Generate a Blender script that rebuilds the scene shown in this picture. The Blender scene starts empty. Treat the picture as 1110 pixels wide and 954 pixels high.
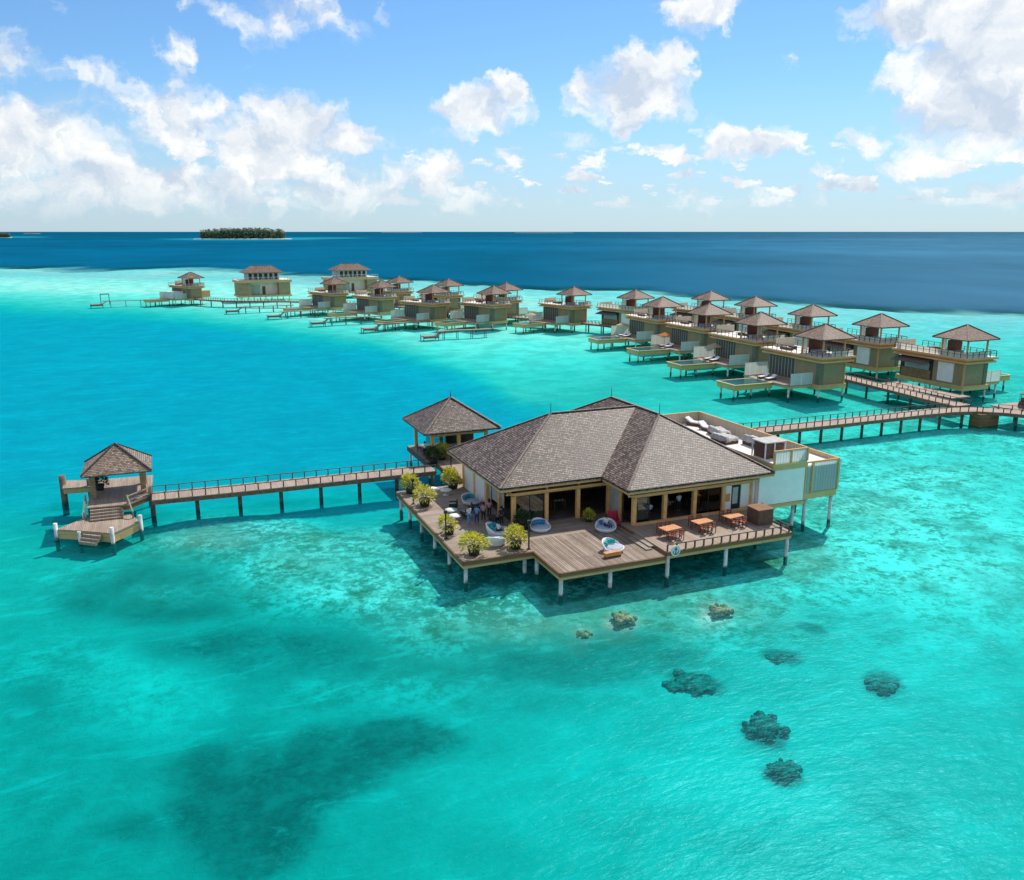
import bpy, bmesh, math, random
import numpy as np
from mathutils import Vector, Matrix
random.seed(7); rng = np.random.RandomState(5)
R = math.radians
# ------------------------------------------------------------------ camera, light, exposure
# World frame: +X runs along the restaurant's front, +Y to the back of it; metres; water at z = 0.
scene = bpy.context.scene
CAM = (-19.4, -56.71, 26.0); YAW = 22.4; PITCH = math.degrees(math.atan(226 / 921))
cd = bpy.data.cameras.new('camera'); cam = bpy.data.objects.new('camera', cd)
scene.collection.objects.link(cam); scene.camera = cam
cam.location = CAM; cam.rotation_euler = (R(90 - PITCH), 0, -R(YAW))
cd.sensor_width = 36; cd.lens = 36 * 921 / 1110; cd.clip_start = 0.5; cd.clip_end = 200000
SUN = Vector((.66, .50, 1)).normalized()
EL = math.asin(SUN.z); AZ = math.atan2(SUN.x, SUN.y)
sd = bpy.data.lights.new('sun', 'SUN'); sun = bpy.data.objects.new('sun', sd)
scene.collection.objects.link(sun); sun.rotation_euler = SUN.to_track_quat('Z', 'Y').to_euler()
sd.energy = 4.5; sd.angle = R(.55); sd.color = (1, .965, .9)
scene.view_settings.view_transform = 'Standard'; scene.view_settings.look = 'None'
scene.view_settings.exposure = 0.0; scene.view_settings.gamma = 1
scene.cycles.use_denoising = True
scene.cycles.max_bounces = 8; scene.cycles.transparent_max_bounces = 12
scene.cycles.sample_clamp_indirect = 4; scene.cycles.caustics_reflective = False; scene.cycles.caustics_refractive = False

# photo pixel -> where that direction meets a height (used for water colours, clouds and far things)
F = 921.; P_ = math.atan(226 / F); cp, sp = math.cos(P_), math.sin(P_)
cy_, sy_ = math.cos(R(YAW)), math.sin(R(YAW))
def ray(u, v):
    x = (u - 555) / F; y = (477 - v) / F
    a, b, c = x, cp + y * sp, -sp + y * cp
    return (a * cy_ + b * sy_, -a * sy_ + b * cy_, c)
def at(u, v, z=0.):
    r = ray(u, v); t = (z - CAM[2]) / r[2]
    return (CAM[0] + r[0] * t, CAM[1] + r[1] * t)

# ------------------------------------------------------------------ node helpers
def newmat(name):
    m = bpy.data.materials.new(name); m.use_nodes = True
    return m, m.node_tree, m.node_tree.nodes['Principled BSDF']
class G:
    def __init__(s, nt): s.nt = nt
    def n(s, t, **k):
        nd = s.nt.nodes.new(t)
        for a, b in k.items(): setattr(nd, a, b)
        return nd
    def l(s, a, b): s.nt.links.new(a, b)
    def put(s, inp, v):
        if isinstance(v, bpy.types.NodeSocket): s.l(v, inp)
        elif v is not None: inp.default_value = v
    def m(s, op, a, b=None, c=None, clamp=False):
        nd = s.n('ShaderNodeMath', operation=op); nd.use_clamp = clamp
        for i, v in enumerate((a, b, c)):
            if v is not None: s.put(nd.inputs[i], v)
        return nd.outputs[0]
    def vm(s, op, a, b=None, c=None, out=0):
        nd = s.n('ShaderNodeVectorMath', operation=op)
        for i, v in enumerate((a, b, c)):
            if v is not None: s.put(nd.inputs[i], v)
        return nd.outputs[out]
    def mix(s, f, a, b, bt='MIX'):
        nd = s.n('ShaderNodeMix', data_type='RGBA', blend_type=bt); nd.clamp_factor = True
        s.put(nd.inputs[0], f); s.put(nd.inputs[6], a); s.put(nd.inputs[7], b)
        return nd.outputs[2]
    def noise(s, vec, scale, detail=4, rough=.55, out=0, dist=0):
        nd = s.n('ShaderNodeTexNoise'); nd.inputs['Scale'].default_value = scale
        nd.inputs['Detail'].default_value = detail; nd.inputs['Roughness'].default_value = rough
        nd.inputs['Distortion'].default_value = dist
        if vec is not None: s.l(vec, nd.inputs['Vector'])
        return nd.outputs[out]
    def ss(s, v, a, b, to0=0., to1=1.):
        nd = s.n('ShaderNodeMapRange', interpolation_type='SMOOTHSTEP')
        s.put(nd.inputs[0], v); nd.inputs[1].default_value = a; nd.inputs[2].default_value = b
        nd.inputs[3].default_value = to0; nd.inputs[4].default_value = to1
        return nd.outputs[0]
    def bump(s, h, st, dist):
        nd = s.n('ShaderNodeBump'); nd.inputs['Strength'].default_value = st; nd.inputs['Distance'].default_value = dist
        s.l(h, nd.inputs['Height']); return nd.outputs[0]
def c4(c): return (c[0], c[1], c[2], 1)

M = {}
def plain(name, col, rough=.6, var=.18, scale=3., spec=.3, dirt=.0, metallic=0):
    """painted / woven / rendered surface: base colour with uneven wear"""
    m, nt, b = newmat(name); g = G(nt)
    tc = g.n('ShaderNodeTexCoord').outputs['Object']
    n1 = g.noise(tc, scale, 5, .6); n2 = g.noise(tc, scale * 9, 3, .6)
    f = g.m('ADD', g.m('MULTIPLY', n1, .7), g.m('MULTIPLY', n2, .3))
    d = tuple(max(0, x * (1 - var * 1.6)) for x in col); l = tuple(min(1, x * (1 + var)) for x in col)
    g.l(g.mix(g.ss(f, .3, .7), c4(d), c4(l)), b.inputs['Base Color'])
    b.inputs['Roughness'].default_value = rough; b.inputs['Specular IOR Level'].default_value = spec
    b.inputs['Metallic'].default_value = metallic
    M[name] = m; return m
def planks(name, cA, cB, w=.14, length=3.2, along='u', gap=.012, grey=(.37, .31, .25), rough=.7):
    m, nt, b = newmat(name); g = G(nt)
    uv = g.n('ShaderNodeUVMap').outputs[0]
    if along == 'v':
        mp = g.n('ShaderNodeMapping'); mp.inputs['Rotation'].default_value = (0, 0, R(90)); g.l(uv, mp.inputs[0]); uv = mp.outputs[0]
    br = g.n('ShaderNodeTexBrick'); br.offset = .37; br.offset_frequency = 2
    g.l(uv, br.inputs['Vector']); br.inputs['Scale'].default_value = 1
    br.inputs['Brick Width'].default_value = length; br.inputs['Row Height'].default_value = w
    br.inputs['Mortar Size'].default_value = gap; br.inputs['Mortar Smooth'].default_value = .2
    br.inputs['Color1'].default_value = c4(cA); br.inputs['Color2'].default_value = c4(cB)
    br.inputs['Mortar'].default_value = c4([x * .3 for x in cA]); br.inputs['Bias'].default_value = 0
    sc = g.vm('MULTIPLY', uv, (1.2, 9, 1)); st = g.noise(sc, 1.3, 4, .6)
    big = g.noise(uv, .35, 3, .6)
    col = g.mix(g.ss(st, .35, .75, 0, .5), br.outputs['Color'], c4(grey))
    col = g.mix(g.ss(big, .35, .7, 0, .35), col, c4([x * .6 for x in cA]))
    g.l(col, b.inputs['Base Color']); b.inputs['Roughness'].default_value = rough; b.inputs['Specular IOR Level'].default_value = .25
    h = g.m('SUBTRACT', 1., br.outputs['Fac']); g.l(g.bump(h, .5, .01), b.inputs['Normal'])
    M[name] = m; return m
def shingles(name, cols, row=.2, wid=.24, spec=.3):
    m, nt, b = newmat(name); g = G(nt)
    uv = g.n('ShaderNodeUVMap').outputs[0]
    br = g.n('ShaderNodeTexBrick'); br.offset = .43; g.l(uv, br.inputs['Vector']); br.inputs['Scale'].default_value = 1
    br.inputs['Brick Width'].default_value = wid; br.inputs['Row Height'].default_value = row
    br.inputs['Mortar Size'].default_value = .022; br.inputs['Mortar Smooth'].default_value = .3
    br.inputs['Color1'].default_value = (0, 0, 0, 1); br.inputs['Color2'].default_value = (1, 1, 1, 1); br.inputs['Mortar'].default_value = (.0, .0, .0, 1)
    wn = g.noise(g.vm('MULTIPLY', uv, (4.0, 5.5, 1)), 1.15, 2, .8)
    f = g.m('ADD', g.m('MULTIPLY', br.outputs['Color'], .5), g.m('MULTIPLY', wn, .6))
    cr = g.n('ShaderNodeValToRGB'); g.l(f, cr.inputs[0]); e = cr.color_ramp.elements
    e[0].position = .26; e[0].color = c4(cols[0]); e[1].position = .85; e[1].color = c4(cols[2])
    x = e.new(.5); x.color = c4(cols[1])
    big = g.noise(g.vm('MULTIPLY', uv, (1.5, .35, 1)), .45, 5, .7); spot = g.noise(uv, .9, 4, .7)
    col = g.mix(g.ss(big, .42, .66, 0, .6), cr.outputs[0], c4(cols[3]))
    col = g.mix(g.ss(spot, .56, .74, 0, .35), col, c4(cols[2]))
    # each course casts a thin line: butt edge by bump, its shadow line painted darker
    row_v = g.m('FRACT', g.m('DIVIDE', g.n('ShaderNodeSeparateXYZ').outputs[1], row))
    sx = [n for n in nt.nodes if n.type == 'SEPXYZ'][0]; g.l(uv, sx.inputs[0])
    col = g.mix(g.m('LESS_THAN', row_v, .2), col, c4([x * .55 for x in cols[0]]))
    g.l(col, b.inputs['Base Color']); b.inputs['Roughness'].default_value = .5; b.inputs['Specular IOR Level'].default_value = spec
    h = g.m('ADD', g.m('SUBTRACT', 1., row_v), g.m('MULTIPLY', f, .8))
    g.l(g.bump(h, .9, .05), b.inputs['Normal'])
    M[name] = m; return m
def slats(name, cA, cGap, pitch=.16, frac=.14, rough=.6):
    """vertical boards: dark joints along the horizontal direction of the face"""
    m, nt, b = newmat(name); g = G(nt)
    uv = g.n('ShaderNodeUVMap').outputs[0]; sx = g.n('ShaderNodeSeparateXYZ'); g.l(uv, sx.inputs[0])
    q = g.m('DIVIDE', sx.outputs[0], pitch); fr = g.m('FRACT', q)
    gap = g.m('LESS_THAN', fr, frac)
    wn = g.n('ShaderNodeTexWhiteNoise', noise_dimensions='1D'); g.l(g.m('FLOOR', q), wn.inputs['W'])
    n = g.noise(uv, 2.2, 4)
    base = g.mix(g.m('MULTIPLY', wn.outputs[0], .35), c4(cA), c4([x * .7 for x in cA]))
    base = g.mix(g.ss(n, .4, .8, 0, .3), base, c4([x * .75 for x in cA]))
    g.l(g.mix(gap, base, c4(cGap)), b.inputs['Base Color']); b.inputs['Roughness'].default_value = rough
    b.inputs['Specular IOR Level'].default_value = .2
    g.l(g.bump(g.m('SUBTRACT', 1., gap), .6, .02), b.inputs['Normal'])
    M[name] = m; return m
def glass(name, tint=(.55, .7, .68), trans=.72):
    m, nt, b = newmat(name); g = G(nt)
    tr = g.n('ShaderNodeBsdfTransparent'); tr.inputs[0].default_value = c4(tint)
    gl = g.n('ShaderNodeBsdfGlossy'); gl.inputs['Roughness'].default_value = .03
    fr = g.n('ShaderNodeFresnel'); fr.inputs[0].default_value = 1.6
    mx = g.n('ShaderNodeMixShader'); g.l(g.m('ADD', g.m('MULTIPLY', fr.outputs[0], 1.2), .06), mx.inputs[0]); g.l(tr.outputs[0], mx.inputs[1]); g.l(gl.outputs[0], mx.inputs[2])
    g.l(mx.outputs[0], nt.nodes['Material Output'].inputs[0]); M[name] = m; return m

shingles('roof_shingle', [(.032, .019, .014), (.135, .092, .07), (.37, .28, .225), (.08, .05, .038)], spec=.22)
shingles('villa_shingle', [(.10, .058, .038), (.25, .16, .11), (.44, .31, .225), (.17, .10, .068)], spec=.12)
shingles('pavilion_shingle', [(.10, .065, .045), (.28, .20, .14), (.52, .40, .30), (.20, .135, .095)])
planks('deck_wood', (.33, .24, .17), (.49, .37, .28), w=.15, along='v')
planks('platform_wood', (.17, .11, .075), (.44, .33, .25), w=.19, length=6, along='v', gap=.02)
plain('beam_brown', (.26, .12, .07), .7, .3)
planks('terrace_wood', (.28, .205, .15), (.46, .36, .285), w=.15, along='u')
planks('jetty_wood', (.36, .255, .19), (.50, .37, .29), w=.16, along='v', gap=.01)
planks('pink_wood', (.35, .24, .175), (.49, .355, .27), w=.16, along='u', gap=.01)
planks('brown_fascia', (.24, .10, .04), (.34, .155, .065), w=.3, length=3, grey=(.22, .16, .1))
planks('tan_timber', (.80, .40, .15), (.90, .48, .20), w=.5, length=3, grey=(.58, .46, .28))
planks('olive_fascia', (.66, .44, .17), (.76, .52, .23), w=.6, length=4, grey=(.66, .52, .28), gap=.006)
planks('cornice_paint', (.74, .36, .14), (.84, .43, .18), w=.4, length=5, grey=(.80, .47, .24), gap=.01)
plain('column_paint', (.92, .46, .17), .6, .12)
plain('white_wall', (.93, .86, .80), .7, .05, .6)
plain('grey_olive_wall', (.36, .265, .145), .8, .08, .7)
plain('dark_olive', (.20, .18, .12), .8, .12)
plain('pile', (.70, .70, .65), .7, .28, 1.5)
plain('dark_pile', (.20, .15, .11), .8, .3, 2)
for nm in ('pile', 'dark_pile'):      # dark green, with an uneven edge, from the water line down
    nt = M[nm].node_tree; g = G(nt); b = nt.nodes['Principled BSDF']; old = b.inputs['Base Color'].links[0].from_socket
    tc = g.n('ShaderNodeTexCoord').outputs['Object']; sz = g.n('ShaderNodeSeparateXYZ'); g.l(tc, sz.inputs[0])
    zz = g.m('ADD', sz.outputs[2], g.m('MULTIPLY', g.m('SUBTRACT', g.noise(tc, 3, 4, .7), .5), .9))
    g.l(g.mix(g.ss(zz, .30, -.02), old, (.05, .09, .065, 1)), b.inputs['Base Color'])
plain('black_metal', (.03, .028, .027), .5, .2)
plain('rail_wood', (.12, .075, .06), .7, .3)
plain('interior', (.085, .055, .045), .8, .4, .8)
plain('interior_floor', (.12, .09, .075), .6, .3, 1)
plain('terrace_white', (.82, .74, .66), .7, .08, .8)
plain('curtain', (.80, .80, .74), .85, .12, 1.2)
slats('curtain_panel', (.78, .74, .62), (.5, .46, .38), .55, .07)
slats('slat_fence', (.70, .60, .44), (.30, .24, .15), .2, .16)
slats('slat_white', (.74, .80, .78), (.36, .44, .42), .3, .12)
slats('glass_dark_slats', (.10, .11, .09), (.55, .52, .42), .8, .12)
plain('privacy', (.62, .74, .64), .5, .06, .8)
plain('daybed_white', (.80, .80, .78), .6, .08)
plain('teal_cloth', (.02, .42, .40), .8, .2, 4); plain('blue_cloth', (.03, .22, .40), .8, .2, 4)
plain('grey_cloth', (.42, .46, .52), .8, .15, 4); plain('red_cloth', (.50, .03, .06), .8, .2, 4)
plain('orange_wood', (.68, .30, .12), .6, .2, 4); plain('red_wood', (.34, .10, .055), .6, .25, 5)
plain('dark_red_wood', (.20, .06, .04), .6, .25, 5)
plain('dark_box', (.16, .085, .06), .7, .2, 3)
plain('orange_cloth', (.80, .27, .08), .85, .1); plain('beige_cloth', (.74, .58, .42), .85, .1)
plain('pot', (.045, .038, .035), .6, .2)
plain('skin', (.38, .22, .15), .55, .05); plain('hair', (.02, .015, .012), .5, .1)
plain('cloth_white', (.75, .74, .72), .8, .1); plain('cloth_navy', (.03, .05, .16), .8, .1)
plain('cloth_black', (.03, .03, .035), .8, .1); plain('cloth_purple', (.28, .10, .30), .8, .1)
plain('cloth_blue', (.12, .32, .62), .8, .1); plain('cloth_pink', (.62, .28, .33), .8, .1)
plain('dark_clad', (.36, .20, .10), .8, .25, 1.5); plain('cover_cloth', (.52, .49, .45), .85, .15, 2); plain('awning', (.16, .11, .10), .8, .2)
plain('black_fabric', (.04, .035, .04), .8, .2)
plain('white_metal', (.8, .8, .78), .4, .05); plain('landing_wood', (.40, .24, .13), .7, .2, 3)
def thin_cloth(nm, k=.45):
    nt = M[nm].node_tree; g = G(nt); b = nt.nodes['Principled BSDF']; c = b.inputs['Base Color'].links[0].from_socket
    t = g.n('ShaderNodeBsdfTranslucent'); g.l(c, t.inputs[0]); x = g.n('ShaderNodeMixShader'); x.inputs[0].default_value = k
    g.l(b.outputs[0], x.inputs[1]); g.l(t.outputs[0], x.inputs[2]); g.l(x.outputs[0], nt.nodes['Material Output'].inputs[0])
for nm in ('curtain', 'curtain_panel', 'slat_white', 'privacy', 'beige_cloth', 'orange_cloth'): thin_cloth(nm)
glass('window_glass'); glass('terrace_glass', (.82, .93, .9))
# pool water: dark tiles seen through a still surface
m_, nt_, b_ = newmat('pool_water'); g_ = G(nt_)
tc_ = g_.n('ShaderNodeTexCoord').outputs['Object']
g_.l(g_.mix(g_.ss(g_.noise(tc_, .7, 4), .3, .7), (.0, .05, .06, 1), (.0, .12, .13, 1)), b_.inputs['Base Color'])
b_.inputs['Roughness'].default_value = .2; b_.inputs['IOR'].default_value = 1.33; b_.inputs['Specular IOR Level'].default_value = .2
g_.l(g_.bump(g_.noise(tc_, 3, 3), .25, .05), b_.inputs['Normal']); M['pool_water'] = m_
def foliage(name, a, b, c):
    m, nt, bs = newmat(name); g = G(nt)
    tc = g.n('ShaderNodeTexCoord').outputs['Object']
    n = g.noise(tc, 4.5, 3, .7)
    cr = g.n('ShaderNodeValToRGB'); g.l(n, cr.inputs[0]); e = cr.color_ramp.elements
    e[0].position = .32; e[0].color = c4(a); e[1].position = .68; e[1].color = c4(c); x = e.new(.5); x.color = c4(b)
    df = g.n('ShaderNodeBsdfTranslucent'); g.l(cr.outputs[0], df.inputs[0]); mx = g.n('ShaderNodeMixShader'); mx.inputs[0].default_value = .35
    g.l(cr.outputs[0], bs.inputs['Base Color']); bs.inputs['Roughness'].default_value = .55
    g.l(bs.outputs[0], mx.inputs[1]); g.l(df.outputs[0], mx.inputs[2]); g.l(mx.outputs[0], nt.nodes['Material Output'].inputs[0])
    M[name] = m
foliage('croton', (.14, .22, .02), (.66, .60, .05), (.90, .78, .16))
foliage('dark_leaf', (.02, .05, .02), (.05, .10, .03), (.12, .18, .05))
foliage('palm_far', (.10, .16, .09), (.15, .22, .11), (.22, .28, .14))
plain('sand', (.78, .74, .62), .9, .06, .02)

# ------------------------------------------------------------------ world: sky with cumulus
world = bpy.data.worlds.new('World'); scene.world = world; world.use_nodes = True
wt = world.node_tree; g = G(wt); wbg = wt.nodes['Background']
sky = g.n('ShaderNodeTexSky', sky_type='NISHITA'); sky.sun_disc = False
sky.sun_elevation = EL; sky.sun_rotation = AZ; sky.altitude = 20; sky.air_density = 1.0; sky.dust_density = .15; sky.ozone_density = 4.
d = g.n('ShaderNodeTexCoord').outputs['Generated']
sx = g.n('ShaderNodeSeparateXYZ'); g.l(d, sx.inputs[0])
azn = g.m('ARCTAN2', sx.outputs[0], sx.outputs[1]); eln = g.m('ARCSINE', sx.outputs[2])
cxyz = g.n('ShaderNodeCombineXYZ'); g.l(g.m('SUBTRACT', azn, R(YAW)), cxyz.inputs[0]); g.l(eln, cxyz.inputs[1])
p0 = g.vm('MULTIPLY', cxyz.outputs[0], (10, 10, 1))      # units of 0.1 rad
w1 = g.vm('SUBTRACT', g.noise(p0, 1.5, 6, .62, out=1), (.5, .5, .5))
w2 = g.vm('SUBTRACT', g.noise(p0, 7., 4, .65, out=1), (.5, .5, .5))
pw = g.vm('ADD', g.vm('ADD', p0, g.vm('MULTIPLY', w1, (1.15, .75, 0))), g.vm('MULTIPLY', w2, (.17, .13, 0)))
def azel(u, v):
    a, b, c = ray(u, v); n = math.sqrt(a * a + b * b + c * c)
    return ((math.atan2(a, b) - R(YAW)) * 10, math.asin(c / n) * 10)
# u, v, half width, half height, strength
CL = [(685,100,70,42,1),(730,75,28,34,.9),(650,95,40,24,.9),(690,135,30,12,.8),(520,118,60,26,.9),(550,100,30,18,.9),(485,148,34,14,.6),
 (760,4,62,26,.85),(730,0,50,14,.8),(852,64,26,14,.5),(800,158,50,20,.9),(835,150,18,16,.9),(778,140,16,26,.5),(628,155,30,14,.6),(553,175,26,14,.8),
 (1075,60,85,70,1.1),(1000,18,80,26,1),(1060,110,90,48,1.1),(1110,20,80,60,1.1),(940,152,24,15,.8),(998,172,38,16,.8),(1098,160,22,12,.8),(892,186,20,9,.65),
 (320,130,62,34,1),(385,155,50,20,.9),(300,160,80,36,1),(200,125,70,40,.85),(30,150,70,40,1),(20,65,36,24,.7),(185,50,28,30,.5),(60,10,36,16,.45),
 (320,15,80,34,.7),(255,0,70,12,.7),(410,5,40,12,.5),(120,90,90,30,.5),(110,150,90,50,.6),(150,200,110,30,.95),(60,215,90,24,.8),(250,205,60,26,.85),
 (370,205,90,24,.8),(430,190,40,22,.6),(480,195,40,26,.8),(500,215,60,14,.7),(745,210,24,10,.7),(800,218,90,14,.5),(895,215,60,12,.5),(985,212,50,14,.55),
 (1075,208,36,16,.75),(620,208,50,12,.5),(560,215,50,12,.4),(690,195,40,10,.3),(1030,222,110,10,.45),(700,225,200,9,.35),(300,226,300,12,.5),(150,100,200,60,.35)]
acc = None; sh = None
for (u, v, ru, rv, s) in CL:
    c = azel(u, v); rx = ru / F * 10 * 1.08; ry = rv / F * 10 * 1.12
    q = g.vm('MULTIPLY_ADD', pw, (1 / rx, 1 / ry, 0), (-c[0] / rx, -c[1] / ry, 0))
    dd = g.vm('DOT_PRODUCT', q, q, out=1)
    s *= .93 if u < 460 else .92
    val = g.m('MULTIPLY_ADD', dd, -s * .75, s)
    acc = val if acc is None else g.m('SMOOTH_MAX', acc, val, .12)
# unseen clouds continue the sky all round, thickened to add fill light
far = g.ss(g.noise(g.vm('MULTIPLY', cxyz.outputs[0], (2.2, 4.5, 1)), 1.1, 3, .5),   .40, .62, 0, .95)
inside = g.m('MULTIPLY', g.ss(g.m('ABSOLUTE', g.m('SUBTRACT', azn, R(YAW))), .62, .75, 1, 0), g.ss(eln, .26, .34, 1, 0))
acc = g.m('MAXIMUM', acc, g.m('MULTIPLY', far, g.m('SUBTRACT', 1., inside)))
fb = g.noise(pw, 2.4, 6, .51)
# rows of small fair-weather clouds low over the sea
lowp = g.vm('ADD', g.vm('MULTIPLY', p0, (1.5, 4.2, 1)), g.vm('MULTIPLY', w2, (.35, .5, 0)))
lown = g.noise(lowp, 1.25, 5, .55)
low = g.m('MULTIPLY', g.ss(lown, .44, .62, 0, .80), g.m('MULTIPLY', g.ss(eln, .012, .035), g.ss(eln, .14, .07)))
acc = g.m('MAXIMUM', acc, low)
dens = g.m('ADD', acc, g.m('MULTIPLY', g.m('SUBTRACT', fb, .5), 1.15))
mask = g.ss(dens, .34, .78)
mask = g.m('MULTIPLY', mask, g.ss(eln, .0, .06, .25, 1))
# self shading: compare the billows with themselves a little way towards the sun (up and to the right)
pl = g.vm('ADD', pw, (.10, .20, 0)); fb2 = g.noise(pl, 2.4, 5, .50)
lit = g.m('MULTIPLY_ADD', g.m('SUBTRACT', fb, fb2), 3.2, .60)
core = g.ss(dens, .6, 1.35, 0, .42)
lit = g.m('SUBTRACT', lit, core, clamp=True)
ccol = g.mix(lit, (4.1, 4.7, 5.5, 1), (6.9, 6.9, 6.8, 1))
# horizon veil (air close to the sea)
veil = g.ss(eln, 0, .17, .62, 0)
skyb = g.mix(1., sky.outputs[0], (.56, .76, .90, 1), 'MULTIPLY')
skyc = g.mix(veil, skyb, (3.3, 4.15, 5.3, 1))
g.l(g.mix(g.m('MULTIPLY', mask, .94), skyc, ccol), wbg.inputs[0]); wbg.inputs[1].default_value = .15

# ------------------------------------------------------------------ mesh builder
COL = scene.collection
class MB:
    def __init__(s): s.v = []; s.f = []; s.sm = []
    def add(s, vs, fs, smooth=False):
        o = len(s.v); s.v += [tuple(p) for p in vs]; s.f += [tuple(i + o for i in f) for f in fs]; s.sm += [smooth] * len(fs); return s
    def leaf(s, x0, x1, y0, y1, z0, z1):
        """thin cloth, frosted glass or slat panel: one upright sheet through the middle of the box"""
        if abs(x1 - x0) < abs(y1 - y0): x = (x0 + x1) / 2; return s.add([(x, y0, z0), (x, y1, z0), (x, y1, z1), (x, y0, z1)], [(0, 1, 2, 3)])
        y = (y0 + y1) / 2; return s.add([(x0, y, z0), (x1, y, z0), (x1, y, z1), (x0, y, z1)], [(0, 1, 2, 3)])
    def box(s, x0, x1, y0, y1, z0, z1):
        x0, x1 = min(x0, x1), max(x0, x1); y0, y1 = min(y0, y1), max(y0, y1); z0, z1 = min(z0, z1), max(z0, z1)
        vs = [(x0,y0,z0),(x1,y0,z0),(x1,y1,z0),(x0,y1,z0),(x0,y0,z1),(x1,y0,z1),(x1,y1,z1),(x0,y1,z1)]
        return s.add(vs, [(0,3,2,1),(4,5,6,7),(0,1,5,4),(1,2,6,5),(2,3,7,6),(3,0,4,7)])
    def bar(s, a, b, w, h, up=(0,0,1)):
        """box beam from a to b, w wide, h high"""
        a = Vector(a); b = Vector(b); d = (b - a).normalized(); u = Vector(up)
        if abs(d.dot(u)) > .98: u = Vector((0, 1, 0))
        sd_ = d.cross(u).normalized() * w / 2; uu = sd_.cross(d).normalized() * h / 2
        vs = [a - sd_ - uu, a + sd_ - uu, a + sd_ + uu, a - sd_ + uu, b - sd_ - uu, b + sd_ - uu, b + sd_ + uu, b - sd_ + uu]
        return s.add(vs, [(0,3,2,1),(4,5,6,7),(0,1,5,4),(1,2,6,5),(2,3,7,6),(3,0,4,7)])
    def tube(s, a, b, r0, r1=None, n=10):
        r1 = r0 if r1 is None else r1
        a = Vector(a); b = Vector(b); d = (b - a).normalized(); u = Vector((1, 0, 0)) if abs(d.z) > .9 else Vector((0, 0, 1))
        x = d.cross(u).normalized(); y = d.cross(x).normalized()
        vs = [a + (x * math.cos(t) + y * math.sin(t)) * r0 for t in [2 * math.pi * i / n for i in range(n)]]
        vs += [b + (x * math.cos(t) + y * math.sin(t)) * r1 for t in [2 * math.pi * i / n for i in range(n)]]
        o = len(s.v); s.v += [tuple(p) for p in vs]
        for i in range(n):
            j = (i + 1) % n; s.f.append((o + i, o + j, o + n + j, o + n + i)); s.sm.append(True)
        s.f.append(tuple(o + i for i in range(n))[::-1]); s.sm.append(False)
        s.f.append(tuple(o + n + i for i in range(n))); s.sm.append(False); return s
    def prism(s, pts, z0, z1):
        n = len(pts); vs = [(p[0], p[1], z0) for p in pts] + [(p[0], p[1], z1) for p in pts]
        fs = [tuple(range(n))[::-1], tuple(range(n, 2 * n))] + [(i, (i + 1) % n, n + (i + 1) % n, n + i) for i in range(n)]
        return s.add(vs, fs)
    def lathe(s, prof, c=(0, 0, 0), n=20, a0=0, a1=2 * math.pi):
        """prof: (radius, z)"""
        closed = abs(a1 - a0 - 2 * math.pi) < 1e-6; k = n if closed else n + 1; o = len(s.v)
        for r, z in prof:
            for i in range(k):
                t = a0 + (a1 - a0) * i / n; s.v.append((c[0] + r * math.cos(t), c[1] + r * math.sin(t), c[2] + z))
        for j in range(len(prof) - 1):
            for i in range(n):
                i2 = (i + 1) % k; s.f.append((o + j * k + i, o + j * k + i2, o + (j + 1) * k + i2, o + (j + 1) * k + i)); s.sm.append(True)
        return s
    def build(s, name, mat, parent=None, bevel=0, recalc=True):
        me = bpy.data.meshes.new(name); me.from_pydata(s.v, [], s.f)
        me.polygons.foreach_set('use_smooth', s.sm)
        if recalc:
            bm = bmesh.new(); bm.from_mesh(me); bmesh.ops.recalc_face_normals(bm, faces=bm.faces)
            if bevel: bmesh.ops.bevel(bm, geom=bm.edges[:], offset=bevel, segments=1, affect='EDGES')
            bm.to_mesh(me); bm.free()
        nv = len(me.vertices); co = np.empty(nv * 3); me.vertices.foreach_get('co', co); co = co.reshape(-1, 3)
        np_ = len(me.polygons); nr = np.empty(np_ * 3); me.polygons.foreach_get('normal', nr); nr = nr.reshape(-1, 3)
        tot = np.empty(np_, int); me.polygons.foreach_get('loop_total', tot)
        lv = np.empty(len(me.loops), int); me.loops.foreach_get('vertex_index', lv)
        nl = np.repeat(nr, tot, axis=0); t = np.stack([-nl[:, 1], nl[:, 0], np.zeros(len(nl))], 1); ln = np.linalg.norm(t, axis=1)
        flat = ln < .04; t[flat] = (1, 0, 0); ln[flat] = 1; t /= ln[:, None]; bb = np.cross(nl, t); bb[flat] = (0, 1, 0)
        P = co[lv]; uv = np.stack([(P * t).sum(1), (P * bb).sum(1)], 1)
        ul = me.uv_layers.new(name='UVMap'); ul.data.foreach_set('uv', uv.ravel())
        me.materials.append(M[mat] if isinstance(mat, str) else mat)
        o = bpy.data.objects.new(name, me); COL.objects.link(o)
        if parent: o.parent = parent
        return o
def tag(o, label=None, cat=None, group=None, kind=None):
    if label: o['label'] = label
    if cat: o['category'] = cat
    if group: o['group'] = group
    if kind: o['kind'] = kind
    return o
def empty(name, loc=(0, 0, 0), rz=0, label=None, cat=None, group=None):
    o = bpy.data.objects.new(name, None); COL.objects.link(o); o.empty_display_size = .3
    o.location = loc; o.rotation_euler = (0, 0, rz); return tag(o, label, cat, group)
def kids(o): return [c for c in bpy.data.objects if c.parent == o]
def copy_tree(o, parent=None, tree=None):
    if tree is None:
        tree = {}
        for c in bpy.data.objects:
            if c.parent: tree.setdefault(c.parent.name, []).append(c)
    c = o.copy(); COL.objects.link(c)
    if parent: c.parent = parent
    for k in tree.get(o.name, []): copy_tree(k, c, tree)
    return c
def place(o, x, y, z, rz=0, label=None, group=None):
    o.location = (x, y, z); o.rotation_euler = (0, 0, rz)
    if label: o['label'] = label
    if group: o['group'] = group
    return o

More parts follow.
